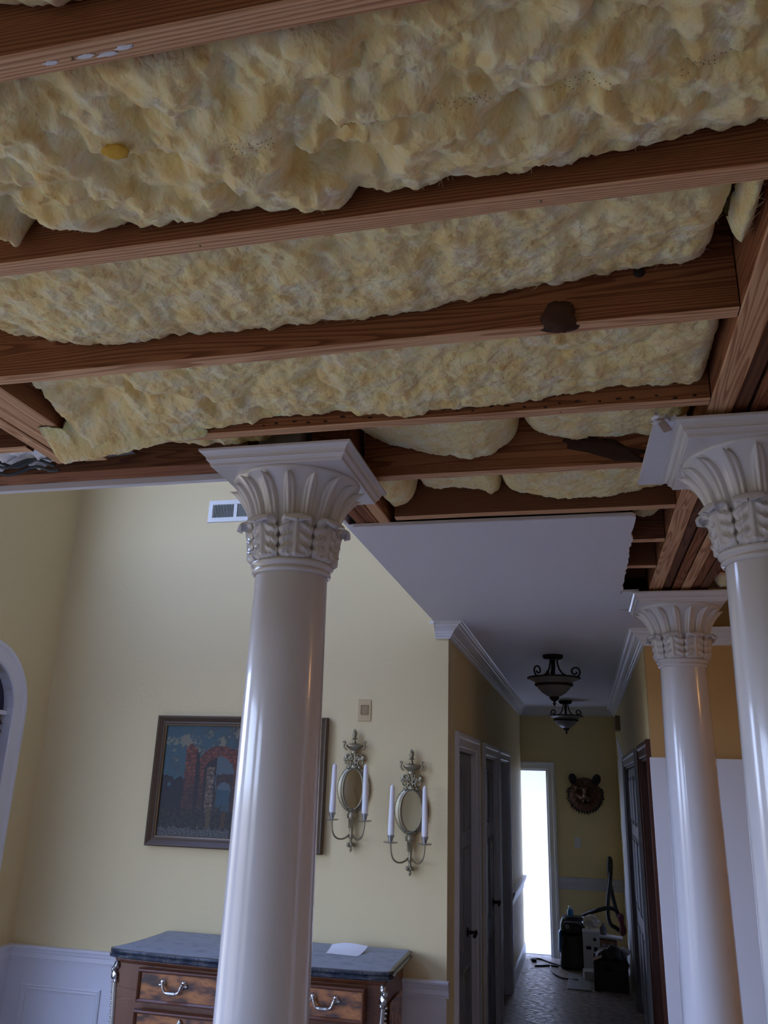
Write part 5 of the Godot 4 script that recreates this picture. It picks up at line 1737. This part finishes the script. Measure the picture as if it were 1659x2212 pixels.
func heap() -> void:
	var m := MB.new()
	# dark open carton in front
	var r := thing("dark_carton", "large dark cardboard box of rubbish on the floor by the right hallway wall", "box", Vector3(0.165, 0, -9.1))
	for q in [[-0.155, 0.0, 0.006, 0.34], [0.155, 0.0, 0.006, 0.34]]:
		m = MB.new()
		m.box(Vector3(q[0], 0.13, 0), Vector3(q[2], 0.26, q[3]), 0.001)
		obj("side_panel", m, M.bag, r)
	for z in [-0.17, 0.17]:
		m = MB.new()
		m.box(Vector3(0, 0.13, z), Vector3(0.316, 0.26, 0.006), 0.001)
		obj("end_panel", m, M.bag, r)
	m = MB.new()
	m.box(Vector3(-0.12, 0.275, 0.12), Vector3(0.09, 0.005, 0.16), 0.001, Basis(Vector3.BACK, 0.4))
	obj("flap", m, M.card, r)
	m = MB.new()
	m.grid(lump(Vector3(0, 0.14, 0), Vector3(0.15, 0.15, 0.16), 14, 24, 51, 0.2), true)
	var bg := solo("rubbish_bag", m, M.bag, "black plastic bag stuffed into the dark cardboard box", "bag")
	bg.position = Vector3(0.165, 0.08, -9.1)
	# white carton with square holes
	var w := thing("white_carton", "white carton with dark cut-outs behind the dark box, beside the cleaning machine", "box", Vector3(-0.005, 0, -9.64))
	m = MB.new()
	m.box(Vector3(0, 0.20, 0), Vector3(0.17, 0.40, 0.18), 0.003)
	obj("carton", m, M.white_plastic, w)
	for q in [[-0.03, 0.26, 0.05, 0.03], [0.04, 0.25, 0.035, 0.04], [0.035, 0.34, 0.03, 0.025]]:
		m = MB.new()
		m.box(Vector3(q[0], q[1], 0.091), Vector3(q[2], q[3], 0.006), 0.001)
		obj("cut_out", m, M.iron, w)
	m = MB.new()
	m.box(Vector3(0.0, 0.405, 0), Vector3(0.175, 0.010, 0.185), 0.002)
	obj("lid", m, M.white_plastic, w)
	m = MB.new()
	m.box(Vector3(0, 0, 0), Vector3(0.19, 0.085, 0.16), 0.004, Basis(Vector3.UP, 0.1))
	var fl := solo("flat_carton", m, M.white_plastic, "low white carton lying in front of the tall white carton", "box")
	fl.position = Vector3(-0.0, 0.043, -9.40)
	m = MB.new()
	m.box(Vector3(0, 0.17, 0), Vector3(0.17, 0.34, 0.20), 0.003)
	var bc := solo("brown_carton", m, M.card, "brown cardboard box at the back of the heap by the right wall", "box")
	bc.position = Vector3(0.165, 0, -9.66)
	m = MB.new()
	m.box(Vector3.ZERO, Vector3(0.24, 0.022, 0.16), 0.002, Basis(Vector3.BACK, -0.06))
	var bd := solo("board_offcut", m, M.drywall_core, "pale board offcut lying on top of the brown cardboard box", "board")
	bd.position = Vector3(0.19, 0.362, -9.62)
	m = MB.new()
	m.grid(lump(Vector3.ZERO, Vector3(0.085, 0.055, 0.08), 12, 20, 52, 0.35), true)
	var cb := solo("clear_bag", m, M.clear_bag, "crumpled clear plastic bag on top of the white carton", "bag")
	cb.position = Vector3(0.0, 0.497, -9.64)
	m = MB.new()
	m.grid(lump(Vector3.ZERO, Vector3(0.055, 0.04, 0.05), 10, 16, 53, 0.35), true)
	var c2 := solo("white_bag", m, M.paper, "crumpled white bag wedged at the right of the heap against the wall", "bag")
	c2.position = Vector3(0.305, 0.275, -9.36)
	m = MB.new()
	m.lathe([Vector2(0.03, 0), Vector2(0.034, 0.02), Vector2(0.034, 0.07), Vector2(0.015, 0.09), Vector2(0.014, 0.11), Vector2(0.001, 0.112)], 16)
	var gb := solo("grey_bottle", m, M.grey_plastic, "grey bottle standing among the heap beside the clear bag", "bottle")
	gb.position = Vector3(0.12, 0.379, -9.62)
	m = MB.new()
	var rows := []
	for i in 14:
		var t := i / 13.0
		var lim := sqrt(maxf(0.01, 1.0 - pow(absf(t * 2.0 - 1.0), 5.0)))
		rows.append(rounded((0.062 + 0.012 * sin(t * 9.0)) * lim, 0.13 * lim, 0.34 + 0.22 * t, 3.0, 18, 0.318 + 0.008 * sin(t * 6.0), -9.88))
	rows.reverse()
	m.grid(rows, true)
	solo("red_cloth", m, M.red_cloth, "dark red cloth bundle standing against the right wall behind the heap", "cloth")

func mask() -> void:
	var r := thing("tiger_mask", "dark bronze tiger head wall sculpture on the end wall of the hallway", "sculpture", Vector3(0.0, 1.745, -10.36))
	var nz := noise(88, 14.0, 3)
	var n2 := noise(89, 40.0, 2)
	var bump := func(x: float, y: float, cx: float, cy: float, rx: float, ry: float) -> float:
		return exp(-pow((x - cx) / rx, 2.0) - pow((y - cy) / ry, 2.0))
	var rows := []
	var nu := 72
	var nv := 46
	for i in nv + 1:
		var t := float(i) / nv
		var row := PackedVector3Array()
		for j in nu:
			var a := TAU * j / nu
			var x := cos(a) * t * 0.185
			var y := sin(a) * t * 0.185
			var ax := absf(x)
			var z := 0.105 * sqrt(maxf(0.0, 1.0 - t * t * 0.96))
			z += 0.045 * bump.call(ax, y, 0.0, 0.02, 0.030, 0.075)       # bridge of the nose
			z += 0.050 * bump.call(ax, y, 0.034, -0.040, 0.034, 0.030)   # whisker pads
			z += 0.030 * bump.call(x, y, 0.0, -0.016, 0.024, 0.016)      # nose tip
			z += 0.024 * bump.call(ax, y, 0.062, 0.070, 0.040, 0.018)    # brows
			z -= 0.034 * bump.call(ax, y, 0.058, 0.040, 0.024, 0.014)    # eye hollows
			z += 0.016 * bump.call(ax, y, 0.058, 0.038, 0.012, 0.009)    # eyeballs
			z -= 0.055 * bump.call(x, y, 0.0, -0.082, 0.040, 0.014)      # open mouth
			z += 0.030 * bump.call(x, y, 0.0, -0.116, 0.040, 0.018)      # chin
			z += 0.016 * bump.call(ax, y, 0.11, 0.0, 0.03, 0.05)         # cheeks
			z += 0.010 * sin(a * 13.0) * smoothstep(0.55, 1.0, t)
			z += 0.020 * nz.get_noise_2d(x, y) * (0.4 + t) + 0.014 * absf(n2.get_noise_2d(x * 1.4, y * 0.8))
			z -= 0.010 * smoothstep(0.55, 0.9, absf(sin(ax * 70.0 + y * 34.0))) * smoothstep(0.25, 0.6, t)     # carved stripes
			row.append(Vector3(x, y, maxf(z, 0.004)))
		rows.append(row)
	var m := MB.new()
	m.grid(rows, true)
	obj("face", m, M.bronze, r)
	for s in [-1.0, 1.0]:
		m = MB.new()
		var er := []
		var tilt: float = -0.35 * s
		for i in 9:
			var t := i / 8.0
			var row := PackedVector3Array()
			for j in 18:
				var a := -TAU * j / 18
				var rr := 0.052 * sqrt(maxf(0.02, 1.0 - pow(t * 1.02 - 0.02, 4.0)))
				var dish := 0.024 if t < 0.5 else 0.0
				var kk := rr * (0.02 + 0.98 * minf(1.0, t * 2.0))
				var e := Vector2(cos(a) * kk * 0.95, sin(a) * kk * 1.25).rotated(tilt)
				row.append(Vector3(s * 0.135 + e.x, 0.165 + e.y, 0.012 + (0.030 + 0.018 * minf(1.0, t * 2.0) if t < 0.5 else 0.048 * (1.0 - (t - 0.5) * 2.0))))
			er.append(row)
		m.grid(er, true)
		obj("ear", m, M.bronze_dark, r)
	# mane: curved pointed locks round the cheeks and jaw, two rows
	for ring in 3:
		for k in 25:
			var a := lerpf(deg_to_rad(158), deg_to_rad(382), k / 24.0)
			var l: float = [0.058, 0.050, 0.044, 0.036][ring] * (1.0 + 0.25 * nz.get_noise_1d(k * 3.0 + ring * 50))
			var r0: float = [0.158, 0.137, 0.118, 0.092][ring]
			if ring == 3 and (k < 3 or k > 21): continue
			var path := []
			var rad := []
			for i in 7:
				var t := i / 6.0
				var aa := a + 0.12 * t * (1.0 if cos(a) < 0 else -1.0)
				path.append(Vector3(cos(aa) * (r0 + l * t), sin(aa) * (r0 + l * t) - 0.010 * t, [0.035, 0.060, 0.082, 0.096][ring] + 0.014 * sin(t * PI) - 0.018 * t))
				rad.append((0.0155 if ring < 2 else 0.0115) * (1.0 - t * t * t) + 0.002)
			m = MB.new()
			m.tube(path, rad, 7)
			obj("mane_lock", m, M.bronze_dark if ring == 0 else M.bronze, r)
	for s in [-1.0, 1.0]:
		m = MB.new()
		m.tube([Vector3(s * 0.026, -0.064, 0.112), Vector3(s * 0.025, -0.080, 0.116), Vector3(s * 0.022, -0.096, 0.112)], [0.006, 0.0045, 0.001], 7)
		obj("fang", m, M.pewter, r)
